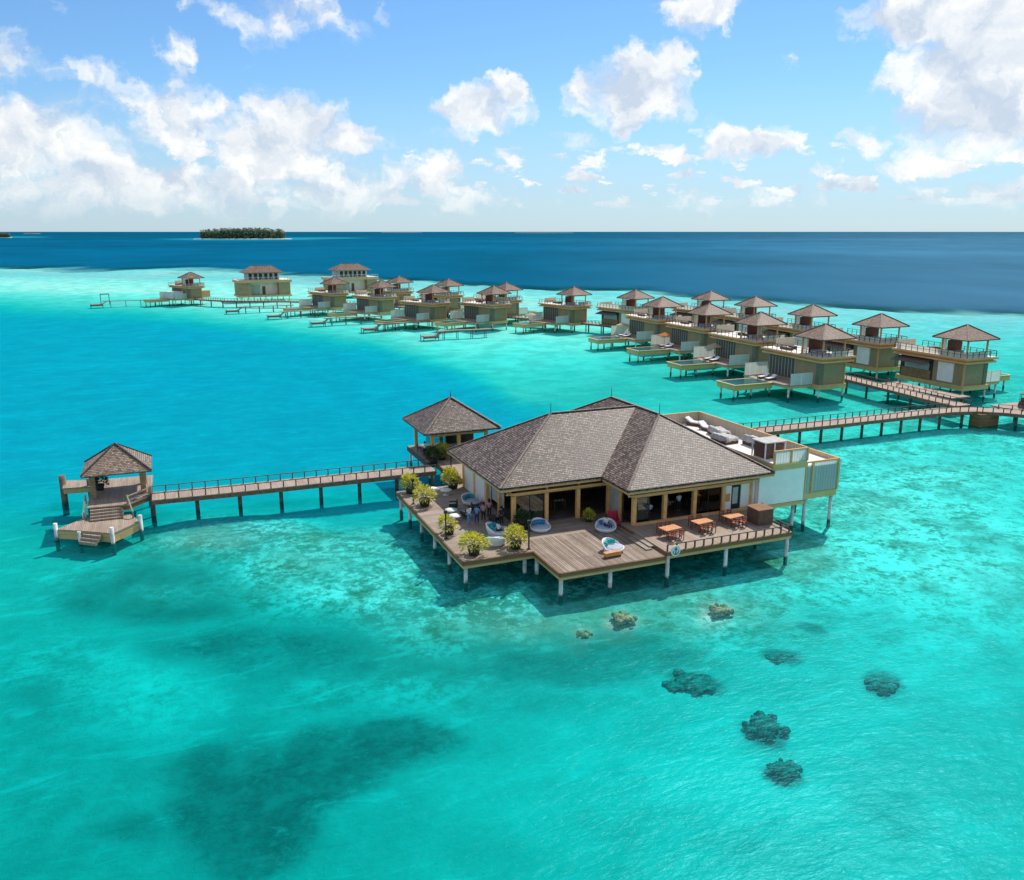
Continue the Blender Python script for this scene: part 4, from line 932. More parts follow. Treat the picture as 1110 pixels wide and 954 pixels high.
    for x in (-4.8, -.5):
        for y in (.4, 5.2): bx('gazebo_post', 'cornice_paint', x - .11, x + .11, y - .11, y + .11, 6.68, 9.5)
    bx('gazebo_beam', 'tan_timber', -4.9, -.4, .3, .5, 9.15, 9.34); bx('gazebo_beam', 'tan_timber', -4.9, -.4, 5.1, 5.3, 9.15, 9.34)
    bx('bathing_screen', 'dark_red_wood', -3.7 if sx_ > 0 else -4.6, -.65 if sx_ > 0 else -1.5, 4.9, 5.05, 6.69, 8.9)
    bx('gazebo_curtain', 'curtain_panel', -4.7 if sx_ > 0 else -1.4, -3.8 if sx_ > 0 else -.6, 5.15, 5.2, 6.69, 9.0); bx('gazebo_sofa', 'grey_cloth', -3.6, -1.2, 3.6, 4.6, 6.69, 7.25)
    # privacy panels on the deck
    bx('privacy_panel', 'privacy', -9.9, -7.85, 1.35, 1.42, 2.16, 4.0); bx('privacy_panel', 'privacy', -7.78, -5.65, 1.35, 1.42, 2.16, 4.0)
    bx('back_screen', 'curtain_panel', -10.1, -5.4, 12.75, 12.82, 2.16, 4.2)
    if pool:
        pl_ = bx('pool_slab', 'olive_fascia', -17.6, -10.22, 5.4, 10.2, 1.15, 2.0)
        pr_ = MB()
        for q in ((-17.75, -17.4, 5.2, 10.4), (-10.5, -10.2, 5.2, 10.4), (-17.4, -10.5, 5.2, 5.5), (-17.4, -10.5, 10.1, 10.4)): pr_.box(sx_ * q[0], sx_ * q[1], q[2], q[3], 2.0, 2.1)
        pr_.build('pool_rim', 'olive_fascia', pl_); bx('pool_water', 'pool_water', -17.39, -10.51, 5.51, 10.09, 2.0, 2.07, pl_)
        for x, y in ((-17.2, 6.1), (-17.2, 9.5), (-13.8, 6.1), (-13.8, 9.5)): piling(r, sx_ * x, y, 1.5)
    for x, y in ((-.3, .2), (-5.2, .2), (-.3, 6.5), (-5.2, 6.5), (-.3, 13), (-5.2, 13), (-9.8, 1.9), (-9.8, 6.5), (-9.8, 12.5)): piling(r, sx_ * x, y, 1.65)
    return r
GF, GB = 'villas of the row on the lagoon side', 'villas of the row on the ocean side'
vf = villa(1, 'overwater_villa', '', GF); vb = villa(-1, 'overwater_villa', '', GB)
ORD = ['nearest', 'second', 'third', 'fourth', 'fifth', 'sixth', 'seventh', 'eighth', 'ninth']
AF = [(79.7,51.0,0),(83.5,72.0,0),(86.2,92.0,0),(87.2,111.5,0),(84.8,152,14),(66.2,164,20),(52.3,175,22),(44.4,203,22),(34.2,225,22)]
AB_ = [(99.8,41.5,0),(101.6,61.0,0),(104.0,81.5,0),(107.7,104.4,0),(109.2,124.,6),(93.9,135,14),(75.2,177,20),(65.6,202,22),(55.9,225,22)]
VP = []
for lst, src, s_, gr, what in ((AF, vf, 1, GF, 'lagoon-side'), (AB_, vb, -1, GB, 'ocean-side')):
    for i, (ax, ay, rz) in enumerate(lst):
        o = src if i == 0 else copy_tree(src); a = R(rz)
        ox, oy = -2.6 * s_, 2.7
        x = ax - (ox * math.cos(a) - oy * math.sin(a)); y = ay - (ox * math.sin(a) + oy * math.cos(a))
        lab = ('nearest %s villa with a gazebo on its roof, closest to the boardwalk junction' % what) if i == 0 else ('%s %s villa with roof gazebo, counted from the boardwalk junction' % (ORD[i], what))
        place(o, x, y, 0, a + R(random.uniform(-1.2, 1.2)) * (i > 0), lab); VP.append((o, s_, i))
        if i:        # each villa's roof furniture stands a little differently
            for c_ in o.children:
                k_ = c_.name.split('.')[0]
                if k_ in ('terrace_lounge', 'terrace_table'): c_.location = (random.uniform(-.2, 2.5) * s_, random.uniform(-1.8, 1.2), 0)
                if k_ == 'gazebo_curtain': c_.location = (random.choice((0, 0, 3.2)) * s_, random.uniform(-.3, 0), 0)
                if k_ == 'terrace_screen': c_.location = (-random.uniform(0, 2) * s_, 0, random.uniform(-.3, 0))
# lone far villa: tower villa turned to the left, with low side wings
lone = copy_tree(vf); a = R(26); lone['group'] = ''; del lone['group']
place(lone, -4.0, 281, 0, a, 'lone villa standing apart at the far left end of the villas')
wg = MB().box(.5, 4.2, 2, 9, 2.2, 4.6).build('side_wing', 'cornice_paint', lone); MB().box(-10, -6, 3, 9, 2.2, 4.6).build('side_wing', 'terrace_white', lone)
plain('dark_residence', (.42, .27, .15), .8, .15, .8); plain('pink_wall', (.86, .62, .54), .8, .08, .8)
# two large residences
def residence(x, y, rz, label):
    r = empty('grand_villa', (x, y, 0), rz, label, 'villa', 'large two-storey villas')
    MB().box(-10, 10, -6, 6, 1.5, 2.2).build('base_slab', 'olive_fascia', r)
    MB().box(-9.6, -5.2, -5.5, 5.5, 2.21, 6.9).build('wing_wall', 'dark_residence', r); MB().box(5.2, 9.6, -5.5, 5.5, 2.21, 6.9).build('wing_wall', 'dark_residence', r)
    MB().box(-5.19, 5.19, -3, 5.4, 2.21, 6.9).build('lounge_wall', 'pink_wall', r)
    MB().box(-.7, .5, -3.06, -3.01, 2.22, 5.4).build('door', 'dark_box', r); MB().box(-5, -1.6, -3.3, -3.1, 2.3, 5.8).build('glass_screen', 'privacy', r)
    MB().box(-10.2, 10.2, -6.1, 6.1, 6.91, 7.8).build('cornice', 'cornice_paint', r); MB().box(-10.0, 10.0, -5.9, 5.9, 7.81, 7.9).build('terrace_floor', 'terrace_white', r)
    bl = MB()
    for i in range(17): bl.box(-9.9 + i * 1.237 - .05, -9.9 + i * 1.237 + .05, -5.85, -5.75, 7.9, 8.9)
    bl.bar((-9.9, -5.8, 8.9), (9.9, -5.8, 8.9), .1, .1); bl.build('balustrade', 'terrace_white', r)
    MB().box(-6, 6, -3.5, 4, 7.91, 10.6).build('upper_wall', 'curtain', r)
    for i in range(6): MB().box(-5.6 + i * 1.95, -4.4 + i * 1.95, -3.56, -3.51, 8.1, 10.3).build('window', 'interior', r)
    gz = hip(MB(), -7.6, 7.6, -5.2, 5.4, 10.7, (-3.6, .1, 3.6, .1, 13.2), .2).build('roof', 'villa_shingle', r, recalc=False)
    caps(gz, [((-3.6, .1, 13.2), (3.6, .1, 13.2))], 'ridge_cap', .3)
    for xx in (-9, -4.5, 0, 4.5, 9):
        for yy in (-5.3, 5.3): piling(r, xx, yy, 1.6)
    return r
a1 = at(287, 320.5, 2.0); residence(a1[0], a1[1] + 6, R(5), 'large two-storey villa with long hip roof, second building from the far end')
a1 = at(388, 318, 2.0); residence(a1[0], a1[1] + 14, R(10), 'large two-storey villa rising behind the crowded middle of the row')
# ocean-side annex decks beyond the nearest villa stay with it (pool slab already there)

# private swim jetties of the far villas
def swim_jetty(px, v, length, label, pergola=False):
    x, y = at(px, v, .5); r = empty('swim_jetty', (x, y, 0), R(-20 + 22), label, 'jetty', 'thin private swim jetties')
    pts = [(3.2 + length * i / 8, .6 * math.sin(i * .75) + i * .12) for i in range(9)]
    d2 = MB()
    for a, b2 in zip(pts[:-1], pts[1:]): d2.bar((a[0], a[1], 1.62), (b2[0], b2[1], 1.62), 1.5, .2)
    d2.build('deck_boards', 'deck_wood', r)
    MB().box(-.9, 3.2, -1.3, 1.3, .45, .7).build('landing', 'deck_wood', r); MB().box(-.95, 3.2, -1.36, -1.3, .15, .66).build('landing_edge', 'dark_pile', r)
    for i in range(4): MB().box(3.2 + i * .3, 3.5 + i * .3, -.7, .9, .7 + i * .22, .9 + i * .22).build('stair', 'deck_wood', r)
    for i in (1, 3, 5, 7):
        for sgn in (-.6, .6): piling(r, pts[i][0], pts[i][1] + sgn, 1.55, 'dark_pile', .09)
    for xx in (-.8, 3.1):
        for yy in (-1.2, 1.2): piling(r, xx, yy, .9, 'dark_pile', .1)
    if pergola:
        p = MB()
        for xx in (2.6, 5.4):
            for yy in (-1.1, 1.1): p.box(xx - .1, xx + .1, yy - .1, yy + .1, .5, 4.2)
        p.box(2.5, 5.5, -1.2, -1, 4.1, 4.3); p.box(2.5, 5.5, 1, 1.2, 4.1, 4.3); p.build('pergola_frame', 'dark_pile', r)
    return r
swim_jetty(101, 330.5, 20, 'swim jetty with dark pergola frame left of the lone villa', True)
swim_jetty(248, 337, 18, 'swim jetty in front of the long-roofed large villa')
swim_jetty(293, 342.5, 17, 'swim jetty just right of and nearer than the one before the large villa')
swim_jetty(340, 350, 17, 'swim jetty with its landing below the middle of the villa row')
swim_jetty(396, 356.5, 17, 'second nearest of the swim jetties')
swim_jetty(461, 365, 15, 'nearest of the swim jetties, to the left of the fifth villa')

# parasols on villa decks
def parasol(x, y, z, mat, label):
    r = empty('parasol', (x, y, z), random.random(), label, 'parasol', 'parasols on the villa decks')
    MB().tube((0, 0, 0), (0, 0, 2.6), .035, n=8).build('pole', 'tan_timber', r)
    m2 = MB(); n = 8; R_ = 1.6
    vs = [(0, 0, 2.75)] + [(R_ * math.cos(2 * math.pi * i / n), R_ * math.sin(2 * math.pi * i / n), 2.15) for i in range(n)]
    m2.add(vs, [(0, 1 + i, 1 + (i + 1) % n) for i in range(n)])
    vs = [(R_ * math.cos(2 * math.pi * i / n), R_ * math.sin(2 * math.pi * i / n), z_) for z_ in (2.15, 2.02) for i in range(n)]
    m2.add(vs, [(i, (i + 1) % n, n + (i + 1) % n, n + i) for i in range(n)]); m2.build('canopy', mat, r, recalc=False)
    MB().lathe([(.0, .06), (.3, .05), (.32, 0)], n=12).build('base', 'dark_box', r)
for u, v, mat, lab in [(729, 374, 'orange_cloth', 'bright orange parasol on the deck of the third lagoon-side villa'), (783, 387, 'beige_cloth', 'beige parasol on the deck of the second lagoon-side villa'),
    (684, 362, 'beige_cloth', 'beige parasol on the deck of the fourth lagoon-side villa'), (575, 350, 'beige_cloth', 'small beige parasol beside the fifth lagoon-side villa'),
    (338, 328, 'orange_cloth', 'small orange parasol on the deck of the farthest lagoon-side villa'), (392, 334, 'beige_cloth', 'pale parasol on the deck below the large rear villa')]:
    x, y = at(u - (9 if v > 360 else 0), v, 2.14); parasol(x, y, 2.14, mat, lab)

for i in range(4):
    vx, vy = VP[i][0].location.x, VP[i][0].location.y
    for k in (0, 1):
        r = daybed('sun_lounger', vx - 9.2, vy + 7.2 + 1.9 * k, 2.14, R(12), '%s white sun lounger on the pool deck of the %s lagoon-side villa' % (('front', 'rear')[k], ORD[i]), group='sun loungers on the villa decks'); r['category'] = 'lounger'

# ------------------------------------------------------------------ plants in pots
def shrub_mesh(seed, n=560, R_=.80, H_=1.15):
    r = random.Random(seed); m2 = MB()
    for i in range(n):
        th = r.random() * 6.283; ph = math.acos(r.uniform(-.35, 1)); k = r.uniform(.35, 1) ** .5
        bse = Vector((math.cos(th) * math.sin(ph) * R_ * k * .8, math.sin(th) * math.sin(ph) * R_ * k * .8, .45 + math.cos(ph) * H_ * .62 * k))
        dr_ = Vector((bse.x, bse.y, (bse.z - .2) * .8)).normalized(); l_ = r.uniform(.18, .46); w = r.uniform(.035, .06)
        sd2 = dr_.cross(Vector((r.gauss(0, .3), r.gauss(0, .3), 1))).normalized() * w
        mid = bse + dr_ * l_ * .55; tip = bse + dr_ * l_ - Vector((0, 0, l_ * .28))
        m2.add([bse, mid + sd2, tip, mid - sd2], [(0, 1, 2, 3)])
    return m2
def potted(x, y, z, label, seed, mat='croton', s=1.0, group='yellow-green shrubs in black tubs'):
    r = empty('potted_shrub', (x, y, z), seed, label, 'potted plant', group); r.scale = (s, s, s)
    MB().lathe([(0, 0), (.3, 0), (.4, .5), (.36, .5), (.34, .44), (0, .44)], n=18).build('tub', 'pot', r)
    q_ = random.Random(seed * 7); m2 = shrub_mesh(seed, n=q_.choice((380, 460, 560)), R_=q_.uniform(.68, .9), H_=q_.uniform(.95, 1.3)); k1, k2, k3 = q_.uniform(.8, 1.2), q_.uniform(.8, 1.2), q_.uniform(-.2, .2); m2.v = [(a * k1 + c * k3, b2 * k2, c) for a, b2, c in m2.v]; m2.v = [(a, b2, c + .2) for a, b2, c in m2.v]; m2.build('foliage', mat, r, recalc=False)
    st_ = MB()
    for k in range(6): st_.tube((.05 * math.cos(k), .05 * math.sin(k), .42), (.3 * math.cos(k), .3 * math.sin(k), .95), .018, .01, 5)
    st_.build('stem', 'dark_pile', r)
potted(1.25, 1.05, ZD, 'yellow-green shrub in black tub at the front left terrace corner', 1, s=1.3)
potted(4.75, 1.1, ZD, 'yellow-green shrub in black tub beside the notch before the plank platform', 2, s=1.25)
potted(.95, 6.2, ZD, 'pale shrub in black tub beside the middle lamp post on the terrace', 3, s=1.15)
potted(1.2, 14.0, ZD, 'large yellow-green shrub by the terrace left edge, second from the back', 4, s=1.35)
potted(1.1, 18.3, ZD, 'yellow-green shrub with red tips at the back left terrace corner', 5, s=1.35)
potted(5.3, 18.2, ZD, 'yellow-green shrub at the back of the terrace next to the link walk', 6, s=1.4)
potted(7.6, 28.8, ZD, 'yellow shrub standing before the bar pavilion counter', 7, s=1.2)
potted(6.3, 27.6, ZD, 'dark leafy plant at the jetty end of the bar pavilion', 8, 'dark_leaf', 1.2, None)
potted(6.9, 4.9, ZD, 'dark leafy plant at the foot of the front left column', 9, 'dark_leaf', 1.1, None)
potted(-26.2, 30.6, ZD, 'dark bushy plant under the landing shelter', 10, 'dark_leaf', 1.1, None)
potted(13.0, 4.6, ZD, 'low green plant in front of the dark left wing opening', 11, 'croton', .8, None)
# lamp posts
for (x, y, lab) in [(.35, 5.2, 'black lamp post midway along the terrace left edge'), (5.6, .5, 'black lamp post at the notch between terrace and plank platform'), (.4, 14.9, 'black lamp post near the back of the terrace left edge'), (6.45, 22.2, 'black lamp post beside the link walk over the water')]:
    r = empty('lamp_post', (x, y, ZD), 0, lab, 'lamp post', 'black lamp posts on the terrace edge')
    MB().box(-.05, .05, -.05, .05, 0, 2.15).build('pole', 'black_metal', r); MB().box(-.12, .12, -.12, .12, 2.15, 2.38).build('lantern', 'black_metal', r); MB().box(-.14, .14, -.14, .14, 0, .04).build('foot', 'black_metal', r)

# ------------------------------------------------------------------ furniture
def basket(x, y, z, rz, label, pillows=('teal_cloth', 'blue_cloth'), s=1.0):
    r = empty('round_daybed', (x, y, z), rz, label, 'daybed', 'round white daybeds'); r.scale = (s, s, s)
    sh_ = MB(); n = 28; prof = []
    for i in range(n + 1):
        t = 2 * math.pi * i / n; k = .5 - .5 * math.cos(t); top_ = .34 + .5 * max(0, math.sin(t)) ** .8 * 1.0
        c, s2 = math.cos(t), math.sin(t)
        prof.append([(c * .72, s2 * .72, .05), (c * .86, s2 * .86, top_ * .6), (c * .9, s2 * .9, top_), (c * .82, s2 * .82, top_ + .02), (c * .78, s2 * .78, .3)])
    vs = [p for col in prof for p in col]; m_n = 5
    sh_.add(vs, [(i * m_n + j, (i + 1) * m_n + j, (i + 1) * m_n + j + 1, i * m_n + j + 1) for i in range(n) for j in range(m_n - 1)], True)
    sh_.build('shell', 'daybed_white', r, recalc=True)
    MB().lathe([(0, .4), (.7, .4), (.76, .36), (.76, .22), (0, .22)], n=24).build('cushion', 'grey_cloth', r)
    for i, pm in enumerate(pillows * 2):
        a = R(40 + i * 34)
        p = MB().box(-.2, .2, -.07, .07, -.17, .17).build('pillow', pm, r, bevel=.05); p.location = (math.cos(a) * .55, math.sin(a) * .55, .6); p.rotation_euler = (R(-20), 0, a - R(90))
    for i in range(4):
        a = R(45 + 90 * i); MB().box(math.cos(a) * .6 - .04, math.cos(a) * .6 + .04, math.sin(a) * .6 - .04, math.sin(a) * .6 + .04, 0, .08).build('foot', 'dark_box', r)
    return r
basket(11.5, -2.3, ZD, R(25), 'round white daybed with teal pillows at the right edge of the plank platform', ('teal_cloth', 'teal_cloth'), 1.0)
basket(13.2, 2.0, ZD, R(-30), 'round white daybed with grey cushion in the shade before the inner corner', ('grey_cloth', 'blue_cloth'), 1.0)
basket(8.2, 4.1, ZD, R(0), 'white daybed with a row of blue pillows under the front left beam', ('blue_cloth', 'blue_cloth'), 1.0)
basket(3.6, 2.6, ZD, R(150), 'round white daybed on the sunny terrace between two shrubs', ('teal_cloth', 'grey_cloth'), 1.0)
basket(4.6, 4.6, ZD, R(60), 'daybed with blue pillows in the shade of the left eave', ('blue_cloth', 'teal_cloth'), 1.1)
basket(5.3, 13.0, ZD, R(20), 'daybed with teal back cushion against the side curtains', ('teal_cloth', 'blue_cloth'), 1.0)
bn = empty('bench', (10.9, -3.35, ZD), R(4), 'low orange wooden bench before the platform daybed', 'bench')
MB().box(-.75, .75, -.22, .22, .32, .42).build('seat', 'orange_wood', bn, bevel=.01); MB().box(-.7, .7, -.2, .2, .12, .32).build('apron', 'orange_wood', bn)
for x in (-.6, .6): MB().box(x - .05, x + .05, -.18, .18, 0, .12).build('leg', 'dark_box', bn)
# round low tables
for (x, y, lab) in [(2.6, 10.6, 'round pale side table in the sun near the terrace middle'), (2.4, 9.0, 'oval white table next to the standing people'), (4.0, 16.4, 'white round table near the back of the terrace'), (2.9, 17.3, 'small white table behind the large shrub')]:
    r = empty('round_table', (x, y, ZD), 0, lab, 'table', 'pale round terrace tables')
    MB().lathe([(0, .52), (.55, .52), (.55, .47), (0, .47)], n=20).build('tabletop', 'daybed_white', r); MB().tube((0, 0, 0), (0, 0, .47), .06).build('pedestal', 'white_metal', r); MB().lathe([(0, .04), (.28, .03), (.3, 0)], n=16).build('foot', 'white_metal', r)
# dining tables with chairs
def chair(mat='red_wood'):
    r = empty('dining_chair'); r['category'] = 'chair'
    MB().box(-.23, .23, -.22, .22, .42, .47).build('seat', mat, r, bevel=.01)
    b3 = MB(); b3.box(-.23, .23, .2, .24, .74, .9); b3.box(-.23, .23, .2, .235, .56, .66); b3.build('backrest', mat, r)
    for x in (-.2, .2):
        MB().box(x - .025, x + .025, -.21, -.16, 0, .42).build('leg', 'dark_red_wood', r); MB().box(x - .025, x + .025, .19, .24, 0, .9).build('leg', 'dark_red_wood', r)
        MB().box(x - .03, x + .03, -.2, .2, .64, .68).build('armrest', mat, r)
    return r
ch0 = chair(); used = False
def add_chair(x, y, z, rz, label, group, ch=None):
    global used
    src = ch or ch0
    if not used and src is ch0: o = ch0; used = True
    else: o = copy_tree(src)
    return place(o, x, y, z, rz, label, group)
TBL = [(16.9, -1.95, 'left'), (20.2, -1.55, 'middle'), (23.4, -1.35, 'right')]
for (x, y, wh) in TBL:
    r = empty('dining_table', (x, y, ZR), R(8), {'left': 'orange-red slatted dining table nearest the round anchor sign', 'middle': 'orange-red slatted dining table between two others on the dining deck', 'right': 'orange-red slatted dining table nearest the brown service box'}[wh], 'table', 'orange-red dining tables')
    tt = MB()
    for i in range(7): tt.box(-.8, .8, -.5 + i * .145, -.37 + i * .145, .72, .76)
    tt.box(-.76, -.68, -.48, .48, .68, .72); tt.box(.68, .76, -.48, .48, .68, .72); tt.build('tabletop', 'orange_wood', r)
    for a in (-.7, .7):
        for b2 in (-.42, .42): MB().box(a - .035, a + .035, b2 - .035, b2 + .035, 0, .68).build('leg', 'red_wood', r)
    nm_ = {'left': 'the table nearest the anchor sign', 'middle': 'the middle dining table', 'right': 'the table nearest the service box'}[wh]
    for dx_, dy_, rz_, pos_ in ((-.4, -.85, 180, 'front'), (.4, -.85, 180, 'front'), (-.4, .85, 0, 'back'), (.4, .85, 0, 'back')):
        add_chair(x + dx_, y + dy_, ZR, R(rz_ + random.uniform(-8, 8)), 'red wooden armchair at the %s %s of %s' % (pos_, 'left' if dx_ < 0 else 'right', nm_), 'red chairs round the deck tables')
# red armchair behind the shaded daybed
ra = empty('armchair', (14.4, 2.9, ZD), R(-20), 'bright red armchair behind the shaded round daybed', 'armchair')
MB().box(-.4, .4, -.4, .4, .15, .45).build('seat', 'red_cloth', ra, bevel=.05); MB().box(-.42, .42, .3, .5, .3, 1.15).build('backrest', 'red_cloth', ra, bevel=.05)
for x in (-.45, .38): MB().box(x, x + .1, -.38, .35, .2, .65).build('armrest', 'red_cloth', ra)
for i, (x, y, rz, lab) in enumerate([(4.9, 10.6, 80, 'dark woven lounge chair in the shade behind the standing people'), (3.6, 9.6, 200, 'dark woven lounge chair beside the oval white table'), (5.4, 2.9+4.4, 120, 'dark woven lounge chair against the front left column'), (3.3, 12.2, 250, 'dark woven lounge chair at the back edge of the roof shade')]):
    r = empty('lounge_chair', (x, y, ZD), R(rz), lab, 'armchair', 'dark woven lounge chairs')
    MB().box(-.36, .36, -.36, .36, .2, .42).build('seat', 'pot', r, bevel=.04); MB().box(-.38, .38, .3, .42, .25, .85).build('backrest', 'pot', r, bevel=.03)
    for a in (-.42, .34): MB().box(a, a + .08, -.34, .3, .2, .6).build('armrest', 'pot', r)
    MB().box(-.33, .33, -.33, .28, .421, .5).build('cushion', 'grey_cloth' if i % 2 else 'teal_cloth', r, bevel=.03)
# dark seats at the pavilion and inside
chd = chair('black_fabric'); chd['group'] = 'dark chairs of bar and dining room'
inside = [(17.2, 3.4, 20), (18.3, 3.2, 200), (19.8, 3.6, 10), (21.0, 3.2, 190), (22.6, 3.6, 170), (23.6, 3.4, 15)]
place(chd, 6.3, 29.6, ZD, R(100), 'dark chair on the water side of the bar pavilion')
for i, (x, y, rz) in enumerate([(6.4, 31.2, 80), (7.0, 30.4, 250), (6.3, 33.0, 90)]):
    add_chair(x, y, ZD, R(rz), ['dark chair under the left eave of the bar pavilion, middle one', 'dark chair facing the water at the bar pavilion', 'dark chair at the back left of the bar pavilion'][i], 'dark chairs of bar and dining room', chd)
for i, (x, y) in enumerate([(17.7, 3.9), (20.4, 3.9), (23.1, 3.9), (9.0, 8.2), (12.0, 8.6)]):
    r = empty('indoor_table', (x, y, ZR + .02 if y < 5 else ZD + .12), 0, ['indoor dark table behind the first bay of the right wing', 'indoor dark table behind the second bay of the right wing', 'indoor dark table behind the third bay of the right wing', 'indoor table laid with white plates behind the left glass bay', 'indoor table in the dark opening of the left wing'][i], 'table', 'indoor dining tables')
    MB().box(-.6, .6, -.4, .4, .7, .75).build('tabletop', 'dark_box', r)
    pl2 = MB()
    for a in (-.35, .0, .35): pl2.lathe([(0, .775), (.13, .78), (.14, .765), (0, .752)], c=(a, -.15, 0), n=12)
    pl2.build('plate_setting', 'daybed_white', r)
    for a in (-.52, .52):
        for b2 in (-.32, .32): MB().box(a - .03, a + .03, b2 - .03, b2 + .03, 0, .7).build('leg', 'dark_box', r)

# ------------------------------------------------------------------ people
def skin_obj(name, V, E, rad, mat, parent, sub=1, root=0):
    me = bpy.data.meshes.new(name); me.from_pydata(V, E, []); o = bpy.data.objects.new(name, me); COL.objects.link(o)
    o.modifiers.new('Skin', 'SKIN'); 
    if not me.skin_vertices: 
        bm = bmesh.new(); bm.from_mesh(me); bm.verts.layers.skin.verify(); bm.to_mesh(me); bm.free()
    for i, sv in enumerate(me.skin_vertices[0].data): sv.radius = (rad[i], rad[i]) if not isinstance(rad[i], tuple) else rad[i]; sv.use_root = (i == root)
    ss_ = o.modifiers.new('Subsurf', 'SUBSURF'); ss_.levels = sub; ss_.render_levels = sub
    dg = bpy.context.evaluated_depsgraph_get(); ev_ = o.evaluated_get(dg); m2 = bpy.data.meshes.new_from_object(ev_)
    m2.name = name; o.modifiers.clear(); o.data = m2; m2.materials.clear(); m2.materials.append(M[mat])
    for p in m2.polygons: p.use_smooth = True; p.material_index = 0
    o.parent = parent; return o
def person(x, y, z, rz, label, top='cloth_white', bottom='cloth_navy', sit=False, arm=0.0, group=None, h=1.0, long_hair=False, dress=False):
    r = empty('person', (x, y, z), rz, label, 'person', group); r.scale = (h, h, h)
    if sit:
        pz = .50; hip_ = [(-.09, 0, pz), (.09, 0, pz)]; kn = [(-.12, -.45, .50), (.12, -.43, .52)]; an_ = [(-.12, -.42, .09), (.12, -.5, .09)]; off = pz - .95
    else:
        pz = .95; hip_ = [(-.09, 0, .90), (.09, 0, .90)]; kn = [(-.11, -.03, .50), (.12, .02, .50)]; an_ = [(-.12, .02, .09), (.14, .05, .09)]; off = 0
    Z = lambda q: q + off
    V = [(0, 0, pz), (0, .01, Z(1.12)), (0, .0, Z(1.32)), (0, -.01, Z(1.46)), (0, -.015, Z(1.53)), (0, -.02, Z(1.62)), (0, -.02, Z(1.72))]
    E = [(0, 1), (1, 2), (2, 3), (3, 4), (4, 5), (5, 6)]; rad = [(.15, .11), (.125, .095), (.155, .105), (.075, .07), (.055, .055), (.085, .1), (.07, .085)]
    for s_, hp, k, a_ in ((-1, hip_[0], kn[0], an_[0]), (1, hip_[1], kn[1], an_[1])):
        i = len(V); V += [hp, k, a_, (a_[0], a_[1] - .17, .035)]; E += [(0, i), (i, i + 1), (i + 1, i + 2), (i + 2, i + 3)]; rad += [.09, .058, .04, .036]
    fw_ = .25 * (1 if sit else arm)
    for s_ in (-1, 1):
        i = len(V); sh3 = (s_ * .19, 0, Z(1.40)); el = (s_ * .25, -.02 - fw_ * .3, Z(1.12)); wr = (s_ * (.2 if fw_ else .27), -.08 - fw_ * 1.1, Z(.9 + fw_ * .7)); 
        V += [sh3, el, wr]; E += [(2, i), (i, i + 1), (i + 1, i + 2)]; rad += [.05, .038, .028]
        d3 = (Vector(wr) - Vector(el)).normalized(); sd3 = Vector((0, -1, 0)) if abs(d3.z) > .6 else Vector((s_, 0, 0)); palm = Vector(wr) + d3 * .07
        V.append(tuple(palm)); rad.append(.03); E.append((i + 2, i + 3)); pi_ = i + 3
        for fi, (o_, l_) in enumerate(((-.03, .075), (-.01, .09), (.012, .085), (.032, .065))):
            j = len(V); V += [tuple(palm + sd3 * o_ + d3 * .035), tuple(palm + sd3 * o_ + d3 * (.035 + l_) + Vector((-s_ * .012, 0, 0)))]; rad += [.009, .007]; E += [(pi_, j), (j, j + 1)]
        j = len(V); V += [tuple(palm - sd3 * -.045 - d3 * .02), tuple(palm + sd3 * .06 + d3 * .03)]; rad += [.01, .008]; E += [(pi_, j), (j, j + 1)]
    skin_obj('body', V, E, rad, 'skin', r, 1)
    # shirt
    Vs = [V[0], V[1], V[2], (0, 0, Z(1.45))]; Es = [(0, 1), (1, 2), (2, 3)]; rs = [(.175, .135), (.155, .125), (.18, .13), (.09, .085)]
    for s_ in (-1, 1):
        i = len(Vs); Vs += [(s_ * .19, 0, Z(1.40)), (s_ * .235, -.01 - fw_ * .2, Z(1.2))]; Es += [(2, i), (i, i + 1)]; rs += [.068, .058]
    skin_obj('shirt', Vs, Es, rs, top, r, 1)
    if dress and not sit:
        MB().lathe([(.16, 1.0), (.2, .8), (.27, .55), (.3, .42), (.28, .42), (.18, .8)], n=18).build('skirt', bottom, r)
    else:
        Vt = [V[0]]; Et = []; rt_ = [(.17, .13)]
        for hp, k, a_ in ((hip_[0], kn[0], an_[0]), (hip_[1], kn[1], an_[1])):
            i = len(Vt); Vt += [hp, k, (a_[0], a_[1], a_[2] + .06)]; Et += [(0, i), (i, i + 1), (i + 1, i + 2)]; rt_ += [.108, .075, .058]
        skin_obj('trousers', Vt, Et, rt_, bottom, r, 1)
    hc = Z(1.66)
    hm = MB(); bmh = []
    hm.lathe([(.0, .135), (.06, .125), (.105, .08), (.118, .02), (.112, -.05), (.1, -.09 if not long_hair else -.2)], c=(0, .012, hc), n=16); hm.build('hair', 'hair', r, recalc=True)
    fc = MB(); fc.add([(-.012, -.125, hc - .035), (.012, -.125, hc - .035), (0, -.15, hc - .05), (0, -.12, hc + .01)], [(0, 1, 2), (0, 2, 3), (1, 3, 2)])
    fc.build('nose', 'skin', r, recalc=False)
    ey = MB()
    for s_ in (-1, 1): ey.lathe([(0, .012), (.012, 0), (0, -.012)], c=(s_ * .034, -.115, hc - .005), n=8)
    ey.build('eyes', 'cloth_black', r); MB().box(-.028, .028, -.122, -.108, hc - .078, hc - .068).build('mouth', 'red_cloth', r)
    return r
GP = 'guests on the terrace and in the dining room'
person(3.2, 7.6, ZD, R(200), 'standing person in white shirt and blue trousers by the terrace daybeds', 'cloth_white', 'cloth_blue', arm=.4)
person(3.85, 7.5, ZD, R(140), 'standing person in pale blue top and navy trousers beside the white-shirted one', 'cloth_blue', 'cloth_navy', arm=.2)
